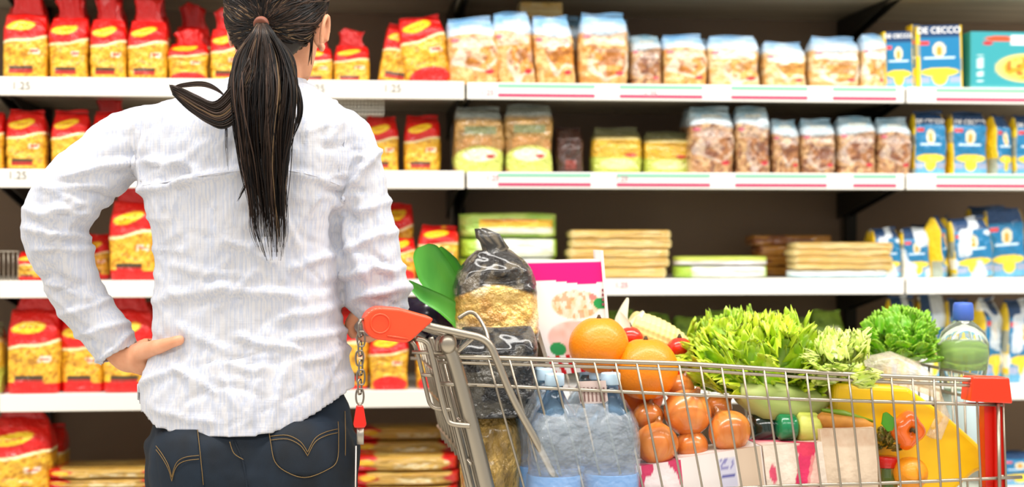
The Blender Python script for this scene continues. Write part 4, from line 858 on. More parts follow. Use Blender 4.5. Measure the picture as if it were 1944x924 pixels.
# coin-lock chain: eight links, plastic key, metal pin, hanging cord
def chain_link(c, hlen, hw, ang):
    pts = []; 
    for a in np.linspace(0, 2*math.pi, 25)[:-1]:
        z_ = math.sin(a)*hlen; x_ = math.cos(a)*hw; z_ = math.copysign(min(abs(z_)*1.25, hlen), z_); pts.append(c+(H1*math.cos(ang)+H2*math.sin(ang))*x_+Z*z_)
    pts.append(pts[0]); pts.append(pts[1]); return MB().tube(pts, .0016, 8, cap=False).build('chain_link', M_chain, chain)
M_chain = mat('worn_steel', '#8d8377', .3, metal=.9)
CD = -.035
chain = MB().tube([K(690, 606, CD+.01), K(684, 608, CD), K(683, 617, CD)], .0026, 8).build('coin_lock_chain', M_chain, cart)
ys = np.linspace(625, 752, 8)
for i, y in enumerate(ys): chain_link(K(684+1.5*math.sin(i*1.7), y, CD), .0118, .0064 if i % 2 else .0055, .35 if i % 2 else 1.15)
key = prism([(677, 770), (690, 770), (696, 806), (692, 812), (673, 812), (671, 806)], CD-.006, CD+.006, 'coin_key', M_red, chain, .002)
MB().tube([K(683, 765, CD), K(683, 774, CD)], .003, 8).build('key_ring', M_chain, chain)
MB().tube([K(684, 810, CD), K(684, 843, CD)], .0062, 12, flat=.35).build('key_pin', mat('steel_pin', '#a79f94', .35, metal=.7), chain)
MB().tube([K(676, 846, CD), K(674, 990, CD)], .0011, 6).build('thin_cord', mat('pale_cord', '#d9c9bf', .6), cart)
# undercarriage
mb = MB(); lo = K(1010, 1075); lo2 = K(1860, 1075)
for o_ in (.02, Wd-.02):
    mb.tube(smooth_path([lo+INW*o_, Vector((lo.x, lo.y, .30))+INW*o_-AXD*.08, Vector((lo.x, lo.y, .14))+INW*o_, Vector((lo2.x, lo2.y, .12))+INW*o_, ], 6), .011, 10)
mb.build('base_frame', M_steel, cart)
for p_ in (lo, lo2):
    for o_ in (.02, Wd-.02):
        c_ = Vector((p_.x, p_.y, .06))+INW*o_; wl = MB().lathe([(.03, -.012), (.058, -.012), (.060, 0), (.058, .012), (.03, .012)], c_, INW, 28).build('wheel', mat('grey_rubber', '#3a3a3c', .6), cart)
        MB().tube([c_+Z*.01, c_+Z*.075], .008, 8).build('caster_fork', M_steel, cart)

# ============================================================ GROCERIES
ZF = K(1300, 1071).z+.004              # level of the basket floor
def shape(name, mb, m, label, cat, group=None): return tag(mb.build(name, m), label, cat, group)
def colored(name, mb, fn, m, label, cat, group=None, parent=None):
    v = np.array([tuple(x) for x in mb.v]); c = fn(v); me_ = mesh(mb.v, mb.f, c, name); o = link(name, me_, m, parent)
    return tag(o, label, cat, group) if label else o
# water bottles in shrink film
M_water = mat('blue_bottle_plastic', '#8fb4cf', .08, trans=.95, ior=1.15, coat=1, alpha=1, bump=(20, .4, .01)); M_lab = mat('blue_label', '#3a86c8', .35); M_wcap = mat('white_blue_cap', '#c4dff2', .4)
M_shrink = mat('shrink_film', '#eaf2fa', .1, coat=1, alpha=.22, bump=(14, 1, .04))
pc = K(1085, 900, .12); pc.z = ZF
for r_i in range(3):
    for c_i in range(2):
        c_ = pc+AXD*((c_i-.5)*.096)+INW*((r_i-1)*.096)
        b = root('water_bottle', c_, f'clear blue water bottle in the shrink wrapped pack, {["left", "right"][c_i]} column, {["front", "middle", "back"][r_i]} row', 'water bottle', 'shrink wrapped water bottles')
        prof = [(.040, 0), (.0455, .006), (.0465, .02)]+[(.0455-.0018*(k % 2), .03+k*.012) for k in range(14)]+[(.0462, .205), (.044, .228), (.034, .256), (.020, .276), (.0145, .288), (.0140, .302)]
        MB().lathe(prof, c_, n=36).build('bottle_body', M_water, b)
        MB().lathe([(.0468, .075), (.0472, .076), (.0472, .150), (.0468, .151)], c_, n=36).build('bottle_label', M_lab, b)
        MB().lathe([(.0155, .298), (.0165, .300), (.0165, .316), (.0155, .318), (.004, .3185)], c_, n=24).build('bottle_cap', M_wcap, b)
mb = MB(); ss = []
for z_, k_ in ((.0, .98), (.02, 1.02), (.12, 1.0), (.2, 1.0), (.235, .97), (.27, .80), (.29, .62)): ss.append((pc+Z*(z_), AXD*.0995*k_, INW*.148*k_))
mb.loft(ss, 60, .35); shape('shrink_wrap', mb, M_shrink, 'transparent shrink film stretched round the blue water bottles', 'plastic film')
o = prism([(1095, 724), (1150, 722), (1155, 765), (1102, 766)], .004, .006, 'pack_label', mat('pale_paper', '#dfc9c2', .6), None, 0); tag(o, 'small pale paper label on the film of the water pack', 'label')
for k in range(7): x_ = 1098+k*7.5; prism([(x_+2, 735), (x_+4.5, 735), (x_+6.5, 762), (x_+4, 762)], .0025, .0042, 'barcode_line', mat('brown_print', '#8a6a64', .6), o, 0)
# bags with knotted black tops
def cart_pack(kind, name, cx, ybot, wpx, ytop, w, label, cat, dep=.1, tilt=0, fold=None, seed=0, foldh=.38, flare=.42):
    fn, form, m = DES[kind]; a, b = K(cx-wpx/2, ybot, w), K(cx+wpx/2, ybot, w); tp = K(cx, ytop, w); W_ = (b-a).length; c_ = (a+b)/2
    me_ = pack_mesh(kind, fn, seed, form); 
    if not me_.materials: me_.materials.append(m)
    o = bpy.data.objects.new(name, me_); COL.objects.link(o); o.location = c_+INW*dep/2; o.scale = (W_, dep, tp.z-c_.z); o.rotation_euler = (0, math.radians(tilt), math.atan2(AXD.y, AXD.x)); tag(o, label, cat)
    if fold:
        f_ = link('top_fold', fold_mesh(fold, seed, foldh, flare), M_film, o)
    return o
cart_pack('black', 'snack_bag', 950, 795, 150, 625, .09, 'black glossy snack bag low behind the rear trolley posts', 'snack bag', .10, 0, seed=1)
cart_pack('goldbag', 'snack_bag', 940, 1040, 110, 770, .10, 'golden brown bag at the bottom behind the rear posts', 'snack bag', .1, 0, seed=2)
o = cart_pack('chips', 'snack_bag', 952, 655, 160, 474, .14, 'bag of yellow crisps with a twisted black top', 'snack bag', .10, -3, seed=3)
# twisted neck
def rough(v, s=1.0, amp=.004):
    p = np.array([tuple(x) for x in v]); 
    return [Vector(q)+Vector((noise.noise(Vector(q)*60*s), noise.noise(Vector(q)*60*s+Vector((9, 0, 0))), noise.noise(Vector(q)*60*s+Vector((0, 9, 0)))))*amp for q in p]
mb = MB(); mb.loft([(K(946, 505, .18), AXD*.040, INW*.03), (K(942, 492, .18), AXD*.024, INW*.02), (K(934, 480, .18), AXD*.015, INW*.014), (K(940, 466, .18), AXD*.021, INW*.012), (K(925, 450, .18), AXD*.019, INW*.010), (K(912, 436, .18), AXD*.012, INW*.006), (K(905, 432, .18), AXD*.004, INW*.003)], 36)
mb.v = rough(mb.v, 1.2, .009); colored('twisted_neck', mb, lambda v: blend(np.tile(A('#2c2a26'), (len(v), 1)), (vn(v[:, 0]*160, v[:, 2]*90, 3) > .5)*.6, A('#807460')), M_film, None, None, None, None)
bpy.data.objects['twisted_neck'].parent = o; bpy.data.objects['twisted_neck'].matrix_parent_inverse = (Matrix.Translation(o.location) @ o.rotation_euler.to_matrix().to_4x4() @ Matrix.Diagonal((*o.scale, 1))).inverted()
# leek leaves
M_leaf = noise_color(mat('leek_green', rough=.4, coat=.2), '#1d7d1c', '#67bb40', 9, (1, 1, .3))
def blade(pts, wds, name, m, fold_=.25):
    q_ = smooth_path(pts, 6); V = []; F = []; n_ = len(q_)
    for i, p in enumerate(q_):
        t = i/(n_-1)*(len(wds)-1); k = int(min(t, len(wds)-2)); wv = wds[k]+(wds[k+1]-wds[k])*(t-k)
        tg = (q_[min(i+1, n_-1)]-q_[max(i-1, 0)]).normalized(); sd = tg.cross(FW).normalized()
        for j in range(7): u_ = j/3-1; V.append(p+sd*wv*u_-FW*fold_*wv*(u_*u_)+FW*.001)
    N = len(V); V += [v+FW*.0018 for v in V]
    for i in range(n_-1):
        for j in range(6): a = i*7+j; F += [(a, a+1, a+8, a+7), (N+a, N+a+7, N+a+8, N+a+1)]
        a = i*7; F.append((a+7, a, N+a, N+a+7)); a += 6; F.append((a, a+7, N+a+7, N+a))
    return mesh(V, F, name=name)
lk = root('leek', K(880, 620, .2), 'leek with broad green leaves sticking up beside the crisps bag', 'leek')
for pts, wd in (([(885, 610, .2), (855, 560, .2), (826, 515, .2), (808, 478, .2), (803, 466, .2)], [.022, .030, .032, .024, .010]), ([(880, 590, .24), (868, 540, .24), (848, 500, .24), (832, 470, .24)], [.02, .022, .02, .006]), ([(885, 612, .17), (845, 580, .17), (805, 558, .17), (774, 535, .17)], [.02, .016, .013, .004])):
    link('leaf', blade([K(*p) for p in pts], wd, 'leaf', M_leaf), M_leaf, lk)
MB().loft([(K(880, 600, .2), AXD*.022, INW*.02), (K(900, 660, .2), AXD*.02, INW*.02), (K(930, 800, .2), AXD*.019, INW*.019)], 20).build('stalk', mat('leek_white', '#dfe8c0', .5), lk)
# aubergine
mb = MB(); mb.loft([(K(775, 575, .30), AXD*.01, Z*.01), (K(790, 590, .30), AXD*.02+Z*.03, INW*.03), (K(820, 605, .30), AXD*.02+Z*.036, INW*.034), (K(855, 628, .30), AXD*.015+Z*.03, INW*.03), (K(880, 645, .30), AXD*.01+Z*.016, INW*.015)], 24)
shape('aubergine', mb, mat('aubergine_skin', '#1d0a26', .18, coat=.6), 'dark purple aubergine lying behind the orange handle cap', 'aubergine')
# magenta and white carton
A_, B_, C_, D_ = K(985, 495, .20), K(1142, 492, .20), K(1158, 700, .20), K(1050, 712, .20)
nu_, nv_ = 60, 70; V = []; ln = []
for j in range(nv_+1):
    for i in range(nu_+1):
        u_, v_ = i/nu_, j/nv_; V.append(D_.lerp(C_, u_).lerp(A_.lerp(B_, u_), v_)); ln.append((u_, v_))
ln = np.array(ln); u_, v_ = ln[:, 0], ln[:, 1]; c = np.tile(A('#fbf8f4'), (len(V), 1))
c = blend(c, (v_ > .80+.02*np.sin(u_*6)), A('#e6007e')); c = blend(c, (v_ > .975), A('#fbe9ea'))
pl = oval(u_, v_, .60, .60, .34, .13); c = blend(c, pl*(fbm(u_*14, v_*16, 2)), A('#e2bf7a')); c = blend(c, pl*(vn(u_*22, v_*26, 3) > .62)*.6, A('#c48a3c'))
c = blend(c, oval(u_, v_, .84, .66, .05, .03), A('#d98a80')); c = blend(c, oval(u_, v_, .5, .30, .42, .16)*(.5+.5*vn(u_*12, v_*14, 6)), A('#f0b8a8'))
c = blend(c, oval(u_, v_, .94, .60, .10, .055), A('#1f9e50')); c = blend(c, oval(u_, v_, .2, .22, .13, .06), A('#2a9a55'))
c = blend(c, ((v_ < .17) & (np.sin(u_*38+v_*12) > .1) & (u_ < .75)), A('#d2141e'))
F = [(j*(nu_+1)+i, j*(nu_+1)+i+1, (j+1)*(nu_+1)+i+1, (j+1)*(nu_+1)+i) for j in range(nv_) for i in range(nu_)]
N = len(V); V2 = V+[A_+INW*.045, B_+INW*.045, C_+INW*.045, D_+INW*.045]; tl, tr, br_, bl = nv_*(nu_+1), N-1, nu_, 0
F += [(tl, tr, N+1, N), (br_, bl, N+3, N+2), (bl, tl, N, N+3), (tr, br_, N+2, N+1), (N, N+1, N+2, N+3)]
c = np.concatenate([c, np.tile(A('#f3e7e2'), (4, 1))]); o = link('food_carton', mesh(V2, F, c, 'food_carton'), M_card, None, False); tag(o, 'white carton with magenta top band and printed meal', 'carton')
prism([(1140, 475), (1145, 475), (1164, 705), (1158, 705)], .196, .26, 'carton_flap', mat('carton_white', '#f7eee8', .6), o, 0)
for y_ in (548, 557, 566, 575): prism([(1143, y_), (1151, y_), (1151, y_+5), (1143, y_+5)], .1965, .1985, 'small_print', mat('maroon_print', '#8a4a50', .5), o, 0)
# oranges and other round fruit
def pores(m): return m
M_or = mat('orange_peel', '#f78a08', .36, coat=.15, bump=(260, .35, .003)); M_or2 = mat('deep_orange_peel', '#f06a0c', .36, coat=.15, bump=(260, .35, .003))
def fruit(x, y, rpx, w, label, m=M_or, name='orange', cat='orange', sq=.96, stem=True, group=None):
    c_ = K(x, y, w); r_ = rpx*(c_-CAM).dot(FW)/FPX; mb = MB(); mb.ball(c_, r_, r_, r_*sq, nu=40, nv=28)
    vs_ = []
    for v in mb.v:
        d_ = Vector(v)-c_; z_ = d_.z/(r_*sq); rr = math.hypot(d_.x, d_.y)/r_
        vs_.append(Vector(v)-Z*(.10*r_*math.exp(-(rr/.22)**2)*(1 if z_ > 0 else -1))+d_*.015*noise.noise(d_*30))
    mb.v = vs_; o = root(name, c_, label, cat, group); mb.build('fruit_body', m, o)
    if stem: MB().lathe([(.0045, 0), (.005, .001), (.003, .005), (.002, .008)], c_+Z*r_*sq*.9, n=10).build('stem', mat('brown_stem', '#4a3a1c', .7), o)
    return o
fruit(1137, 655, 57, .12, 'large orange leaning against the magenta carton', M_or)
fruit(1226, 700, 62, .10, 'large orange with a stem, right of the other big orange', M_or)
fruit(1215, 748, 45, .16, 'deep orange fruit under the two large oranges', M_or2)
M_tom = mat('tomato_skin', '#e02c12', .2, coat=.5)
fruit(1290, 660, 24, .22, 'small red tomato behind the right large orange', M_tom, 'tomato', 'tomato', .85)
fruit(1262, 718, 34, .17, 'bright red tomato wedged below the oranges', M_tom, 'tomato', 'tomato', .85)
fruit(1195, 640, 26, .26, 'orange red tomato between the two big oranges', M_tom, 'tomato', 'tomato', .85)
# maize cob
co_ = root('maize_cob', K(1260, 640, .26), 'pale yellow maize cob with white husk tips behind oranges', 'maize cob')
a_, b_ = K(1195, 618, .28), K(1325, 672, .28); mb = MB(); ax = (b_-a_); V_ = []
mb.loft([(a_.lerp(b_, t), ax.cross(INW).normalized()*(.004+.029*math.sin(math.pi*min(1, t*.8+.25))**.6), INW*(.004+.029*math.sin(math.pi*min(1, t*.8+.25))**.6)) for t in np.linspace(0, 1, 50)], 60)
c0_ = (a_+b_)/2; al = ax.normalized(); vs_ = []
for v in mb.v:
    d_ = Vector(v)-a_; t = d_.dot(al); rad = d_-al*t; an = math.atan2(rad.dot(INW), rad.dot(al.cross(INW)))
    vs_.append(Vector(v)+rad.normalized()*.0028*abs(math.sin(t*300))*abs(math.sin(an*8)))
mb.v = vs_; mb.build('kernels', mat('maize_yellow', '#f3df8e', .4, coat=.2), co_)
M_husk = noise_color(mat('pale_husk', rough=.6), '#e9efc4', '#fbfbee', 9)
for pts, wd in (([(1182, 640, .27), (1180, 605, .27), (1192, 565, .27)], [.016, .012, .002]), ([(1200, 640, .26), (1205, 612, .26), (1222, 590, .26)], [.014, .010, .002]), ([(1170, 645, .26), (1160, 620, .26), (1148, 605, .26)], [.014, .010, .002]), ([(1190, 640, .25), (1185, 615, .25), (1176, 592, .25)], [.012, .010, .002])):
    link('husk', blade([K(*p) for p in pts], wd, 'husk', M_husk), M_husk, co_)
# onions
def onion_fn(c_, r_):
    def f(v):
        d_ = (v-np.array(c_))/r_; an = np.arctan2(d_[:, 1], d_[:, 0]); n_ = fbm(an*4+20, d_[:, 2]*1.5+5, 4)[:, None]
        c = A('#c4601c')*(1-n_)+A('#ec9a4c')*n_; return blend(c, (np.abs(d_[:, 2]) > .93)*.8, A('#6e4220'))
    return f
onet = 'onions packed in the trolley'
for (x, y, rp, w, lb, tl) in [(1305, 783, 47, .07, 'large onion on top of the onion heap', (.3, .5)), (1385, 818, 42, .05, 'shiny onion at the right end of the onion heap', (-.5, -.3)), (1246, 842, 43, .04, 'shiny onion at the lower left of the onion heap', (.2, -.4)), (1231, 790, 30, .09, 'small onion behind the lower left onion', (.1, .3)),
                              (1313, 845, 32, .06, 'small onion at the bottom middle of the heap', (0, .2)), (1364, 775, 28, .12, 'small onion behind the topmost onion', (.8, .2)), (1290, 738, 30, .15, 'pale orange onion half hidden under the lettuce', (.4, .1))]:
    c_ = K(x, y, w); r_ = rp*(c_-CAM).dot(FW)/FPX; Rm = Matrix.Rotation(tl[0], 3, 'Y') @ Matrix.Rotation(tl[1], 3, 'X'); mb = MB()
    prof = [(.02, -1.0), (.2, -.97), (.5, -.86), (.8, -.60), (.97, -.22), (1, .05), (.93, .38), (.72, .68), (.42, .88), (.2, 1.0), (.12, 1.18), (.10, 1.34), (.05, 1.36)]
    mb.lathe([(a*r_, b*r_*.95) for a, b in prof], (0, 0, 0), n=40); cf = onion_fn((0, 0, 0), r_)(np.array([tuple(v) for v in mb.v])); vv_ = [c_+Rm @ Vector(v) for v in mb.v]
    e_ = link('onion', mesh(vv_, mb.f, cf, 'onion'), mat('onion_skin', rough=.25, coat=.5, vcol=True), None); ss_ = e_.modifiers.new('s', 'SUBSURF'); ss_.levels = ss_.render_levels = 1; tag(e_, lb, 'onion', onet)
# lettuces
def lettuce(name, c_, rx, ry, rz, n, label, colr, frill, seed, up=.5, leafw=.06):
    R_ = random.Random(seed); V = []; F = []; C = []; g1, g2, g3 = (A(x) for x in colr)
    for k in range(n):
        th = R_.uniform(0, 2*math.pi); el = R_.uniform(-.25, 1.0)**1.0*math.pi/2*.95; s_ = R_.uniform(.75, 1.12)
        dr = Vector((math.cos(th)*math.cos(el), math.sin(th)*math.cos(el), math.sin(el)))
        dr = Vector((dr.x, dr.y, dr.z)); tip = Vector((dr.x*rx, dr.y*ry, dr.z*rz))*s_; dr = (dr+Vector((R_.gauss(0, .35), R_.gauss(0, .35), R_.gauss(0, .25)))).normalized(); tg = dr.cross(Z); tg = tg.normalized() if tg.length > .1 else Vector((1, 0, 0)); nm = tg.cross(dr).normalized(); nm = -nm if nm.z < 0 else nm; Rq = Matrix.Rotation(R_.uniform(-.7, .7), 3, dr); tg = Rq @ tg; nm = Rq @ nm; Ln = leafw*R_.uniform(.8, 1.15)
        nu_, nv_ = 22, 14; b0 = len(V); vr = R_.uniform(.0, .55); ph = R_.uniform(0, 6); W_ = leafw*R_.uniform(.6, .95); curl = R_.uniform(.0, .45)
        for j in range(nv_+1):
            t = j/nv_; wdt = W_*1.1*math.sqrt(max(.04, 1-((t-.55)/.5)**2))
            cen = tip*(.62+.34*math.sin(t*1.57))+nm*Ln*(t-.45)+dr*curl*leafw*.9*t*t+dr*0
            for i in range(nu_+1):
                u_ = i/nu_*2-1; ed = max(abs(u_)**2, max(0, (t-.55)/.45)); f_ = frill*ed*(math.sin(u_*9+t*8+ph)+.8*math.sin(u_*19-t*14+ph*2)+.8*math.sin(t*21+ph)+.5*math.sin(u_*31+t*25))
                V.append(c_+cen+tg*wdt*u_*(1-.15*ed)-nm*Ln*.15*u_*u_*t+dr*(f_*1.0-.1*wdt*u_*u_)+nm*f_*.25+tg*f_*.2); rib = math.exp(-(u_*5)**2)*(1-t); C.append(((g1*(1-ed)+g2*ed)*(1-vr)+g1*vr)*(1-rib*.8)+g3*rib*.8)
        for j in range(nv_):
            for i in range(nu_): a = b0+j*(nu_+1)+i; F.append((a, a+1, a+nu_+2, a+nu_+1))
    me_ = mesh(V, F, np.array(C), name); o = link(name, me_, mat('leafy_green', rough=.38, coat=.15, vcol=True), None); so_ = o.modifiers.new('s', 'SOLIDIFY'); so_.thickness = .0009
    return tag(o, label, 'lettuce')
m_ = mat('leafy_green', rough=.38, coat=.15, vcol=True); m_.node_tree.nodes['Principled BSDF'].inputs['Subsurface Weight'].default_value = .25; m_.node_tree.nodes['Principled BSDF'].inputs['Subsurface Scale'].default_value = .01; m_.node_tree.nodes['Principled BSDF'].inputs['Subsurface Radius'].default_value = (.6, 1, .2)
lettuce('lettuce', K(1455, 708, .15), .150, .09, .078, 130, 'frilly yellow green lettuce spilling over the top rail', ('#86be1a', '#dcee38', '#e6efa8'), .0085, 3, leafw=.052)
lettuce('lettuce', K(1400, 690, .20), .10, .08, .07, 40, 'curly lettuce half behind the bigger frilly one', ('#6fae18', '#b9dc34', '#e2ecb0'), .0085, 8, leafw=.044)
lettuce('lettuce', K(1598, 700, .03), .055, .05, .055, 26, 'pale lettuce leaves hanging over the rail near the middle', ('#b4dc3c', '#e8f488', '#f4f7cc'), .007, 5, leafw=.036)
lettuce('lettuce', K(1705, 662, .27), .082, .07, .070, 170, 'round leaved salad greens between the frilly lettuce and clear bottle', ('#5fb01a', '#a6dc3c', '#cfe98a'), .0035, 12, leafw=.022)
# pale stem end of the frilly lettuce
mb = MB().loft([(K(1400, 745, .10), INW*.03, Z*.018), (K(1440, 760, .10), INW*.05, Z*.034), (K(1490, 768, .10), INW*.055, Z*.038), (K(1540, 765, .10), INW*.04, Z*.026), (K(1570, 760, .10), INW*.015, Z*.01)], 28)
colored('cabbage', mb, lambda v: blend(A('#7f9a3c')*np.ones((len(v), 1)), fbm(v[:, 0]*50, v[:, 2]*60, 2), A('#c9cf86')), M_matte, 'pale green cabbage under the frilly lettuce', 'cabbage')
# clear bottle with blue cap
bt = K(1828, 800, .24); sc_ = (bt-CAM).dot(FW)/FPX; zc = lambda y: K(1828, y, .24).z
b = root('large_bottle', Vector((bt.x, bt.y, ZF)), 'big clear bottle with blue screw cap near the red corner clip', 'bottle')
M_bot = mat('clear_bottle_plastic', '#e9f3ea', .06, trans=.9, ior=1.12, coat=1)
prof = [(.030, ZF), (.040, ZF+.004), (.042, zc(950)), (.040, zc(850)), (.036, zc(735)), (.036, zc(728)), (.044, zc(705)), (.0485, zc(672)), (.047, zc(650)), (.040, zc(630)), (.026, zc(616)), (.016, zc(608)), (.015, zc(603))]
MB().lathe([(r_, z_) for r_, z_ in prof], (bt.x, bt.y, 0), n=40).build('bottle_body', M_bot, b)
MB().lathe([(.0375, zc(670)-.03), (.0425, zc(700)), (.0455, zc(672)), (.043, zc(658)), (.03, zc(648)), (.002, zc(646))], (bt.x, bt.y, 0), n=36).build('seen_through_green', mat('green_from_behind', '#a8d048', .1, trans=.6, ior=1.2), b)  # added inner body standing for the greens seen through the clear bottle
MB().lathe([(.0362, zc(740)), (.0385, zc(742)), (.0415, zc(845)), (.0405, zc(850))], (bt.x, bt.y, 0), n=36).build('bottle_label', mat('pale_blue_label', '#b9cfd6', .4), b)
cp_ = [(.0175, zc(608)), (.0195, zc(606)), (.0195, zc(590)), (.0185, zc(578)), (.016, zc(574)), (.002, zc(573))]
MB().lathe(cp_, (bt.x, bt.y, 0), n=32).build('bottle_cap', mat('blue_cap', '#4668c0', .4), b)
# big yellow pouch standing askew
def yel(v): return np.tile(A('#f6cc14'), (len(v), 1))
bm_poly = [(1585, 728), (1725, 735), (1800, 790), (1858, 842), (1888, 886), (1852, 897), (1780, 960), (1640, 850), (1580, 790)]
o = prism(bm_poly, .07, .16, 'yellow_pouch', mat('yellow_plastic', '#f5c60e', .4, coat=.3, bump=(6, .3, .03)), None, .008); tag(o, 'large yellow rounded pouch slanting down towards the red front bumper', 'pouch')
# plastic produce bag
cart_b = MB().loft([(K(1640, 690, .12), INW*.02, Z*.012), (K(1690, 694, .12), INW*.04, Z*.030), (K(1740, 712, .11), INW*.035, Z*.026), (K(1775, 735, .09), INW*.02, Z*.018), (K(1790, 790, .06), INW*.015, AXD*.014), (K(1776, 830, .055), INW*.01, AXD*.012)], 30)
cart_b.v = rough(cart_b.v, .7, .009); shape('produce_bag', cart_b, mat('cloudy_film', '#f0e6cf', .2, coat=.8, alpha=.38, bump=(30, .8, .02)), 'crumpled cloudy plastic produce bag draped beside the yellow pouch', 'plastic bag')
# orange pepper with leaf, orange below
pp = root('orange_pepper', K(1722, 815, .02), 'ribbed orange pepper with dark stalk hollow near the yellow pouch', 'pepper')
mb = MB().ball((0, 0, 0), 1, 1, 1, nu=40, nv=24); cP = K(1722, 816, .03); vs_ = []
for v in mb.v: an = math.atan2(v[2], v[0]); k_ = 1+.10*math.cos(an*4+.5); rr = math.hypot(v[0], v[2]); vs_.append(cP+AXD*v[0]*.030*k_+Z*v[2]*.032*k_+INW*(v[1]*.026+.012*math.exp(-(rr/.25)**2)*(1 if v[1] < 0 else 0)))
mb.v = vs_; mb.build('pepper_body', mat('pepper_skin', '#ee6a12', .22, coat=.6), pp)
MB().tube([cP-INW*.012, cP-INW*.024+Z*.004, cP-INW*.028+AXD*.004], .0035, 8).build('stalk', mat('brown_stem', '#4a3a1c', .7), pp)
link('leaf', blade([K(1690, 818, .01), K(1686, 800, .01), K(1680, 783, .01)], [.004, .013, .003], 'leaf', M_leaf), mat('bright_leaf', '#4f9a24', .45), pp)
fruit(1728, 898, 33, .03, 'yellow orange fruit at the bottom below the pepper', mat('tangerine_peel', '#f39a1a', .35, coat=.15, bump=(260, .3, .003)), stem=False)
# jar with red lid
jc = K(1683, 960, .05); jr = root('pickle_jar', jc, 'glass jar of pickles with a red lid beside the beige bag', 'jar'); zj = lambda y: K(1683, y, .05).z
mb = MB().lathe([(.015, zj(1010)), (.019, zj(1005)), (.0195, zj(900)), (.0175, zj(888)), (.0165, zj(884))], (jc.x, jc.y, 0), n=30)
colored('jar_body', mb, lambda v: blend(A('#a8742c')*np.ones((len(v), 1)), fbm(v[:, 0]*90, v[:, 2]*60, 4) > .5, A('#4c5f22')), mat('pickle_glass', rough=.12, coat=1, vcol=True), None, None, None, jr)
MB().lathe([(.018, zj(886)), (.0195, zj(885)), (.0195, zj(868)), (.018, zj(866)), (.001, zj(865.5))], (jc.x, jc.y, 0), n=30).build('jar_lid', mat('red_lid', '#cf1a14', .3, coat=.4), jr)
lettuce('herb_bunch', K(1678, 845, .05), .028, .03, .028, 40, 'small bunch of dark herbs above the red jar lid', ('#6a6a1e', '#9a7a34', '#4a5a1c'), .002, 21, leafw=.010)['category'] = 'herbs'
# dark green bottle lying, with green foil
lb = root('wine_bottle', K(1490, 812, .06), 'dark green bottle lying down under the lettuce, green cap visible', 'bottle')
def hz(name, sects, m): MB().loft([(K(x, y, w_), Z*r_, INW*r_) for x, y, w_, r_ in sects], 28).build(name, m, lb)
hz('bottle_body', [(1424, 812, .10, .020), (1428, 812, .10, .029), (1462, 812, .09, .029), (1475, 812, .09, .025), (1485, 812, .09, .017)], mat('dark_glass', '#08281e', .1, coat=1))
hz('bottle_cap', [(1476, 810, .05, .018), (1480, 810, .05, .0225), (1506, 810, .05, .0225), (1510, 810, .05, .019)], mat('green_cap', '#0c7a48', .25, coat=.5))
cu = root('courgette', K(1540, 812, .05), 'pale yellow green courgette piece beside the green bottle cap', 'courgette')
MB().loft([(K(1512, 810, .05), Z*.021, INW*.021), (K(1516, 810, .05), Z*.026, INW*.026), (K(1548, 812, .05), Z*.027, INW*.027), (K(1553, 812, .05), Z*.022, INW*.022)], 28).build('courgette_body', noise_color(mat('courgette_skin', rough=.4), '#a9b83c', '#d3d36a', 14, (1, 1, 4)), cu)
mb = MB().loft([(K(1550, 800, .04), Z*.010, INW*.01), (K(1560, 799, .04), Z*.015, INW*.016), (K(1600, 802, .04), Z*.014, INW*.016), (K(1640, 806, .04), Z*.010, INW*.012), (K(1662, 808, .04), Z*.004, INW*.004)], 24); mb.v = rough(mb.v, 1, .004)
shape('ginger_root', mb, noise_color(mat('root_skin', rough=.6), '#a86a24', '#e09a3c', 18), 'brown knobbly root lying on the beige paper bag', 'root vegetable')
mb = MB().loft([(K(1560, 778, .05), Z*.003, INW*.006), (K(1600, 785, .05), Z*.007, INW*.008), (K(1660, 800, .05), Z*.002, INW*.004)], 16)
shape('spring_onion', mb, mat('spring_green', '#6f8e1e', .4), 'thin green spring onion lying over the brown root', 'spring onion')
# cartons and bags at the bottom
def panel_box(poly, w0, w1, name, fn, label, cat, m=M_card):
    a, b, c, d = [K(x, y, w0) for x, y in poly]; nu_, nv_ = 44, 40; V = []; U = []
    for j in range(nv_+1):
        for i in range(nu_+1): u_, v_ = i/nu_, j/nv_; V.append(d.lerp(c, u_).lerp(a.lerp(b, u_), v_)-INW*.006*math.sin(math.pi*u_)*math.sin(math.pi*v_)*(1 if m is not M_card else 0)); U.append((u_, v_))
    U = np.array(U); cc_ = fn(U[:, 0], U[:, 1]); N = len(V); V += [q+INW*(w1-w0) for q in (a, b, c, d)]
    F = [(j*(nu_+1)+i, j*(nu_+1)+i+1, (j+1)*(nu_+1)+i+1, (j+1)*(nu_+1)+i) for j in range(nv_) for i in range(nu_)]
    top = [nv_*(nu_+1)+i for i in range(nu_+1)]; bot = list(range(nu_+1)); lf = [j*(nu_+1) for j in range(nv_+1)]; rt = [j*(nu_+1)+nu_ for j in range(nv_+1)]
    F += [tuple(top+[N+1, N]), tuple(list(reversed(bot))+[N+3, N+2]), tuple(lf+[N, N+3]), tuple(list(reversed(rt))+[N+2, N+1]), (N, N+3, N+2, N+1)]
    cc_ = np.concatenate([cc_, np.tile(cc_[:1], (4, 1))]); return tag(link(name, mesh(V, F, cc_, name), m, None, False), label, cat)
def f_carton(u, v):
    c = np.tile(A('#efe6e2'), (len(u), 1)); c = blend(c, (u > .70), A('#d8c0a8')); c = blend(c, (u > .99), A('#efe6e2'))
    c = blend(c, box_m(u, v, .46, .66, .5, .95), A('#cfcde0')); c = blend(c, box_m(u, v, .48, .64, .76, .79), A('#4a4a9a')); c = blend(c, box_m(u, v, .48, .64, .83, .93)*(vn(u*60, v*40) > .5), A('#8a86ba'))
    return blend(c, box_m(u, v, .70, .92, .45, .62)*(vn(u*30, v*30) > .4), A('#a9a2c6'))
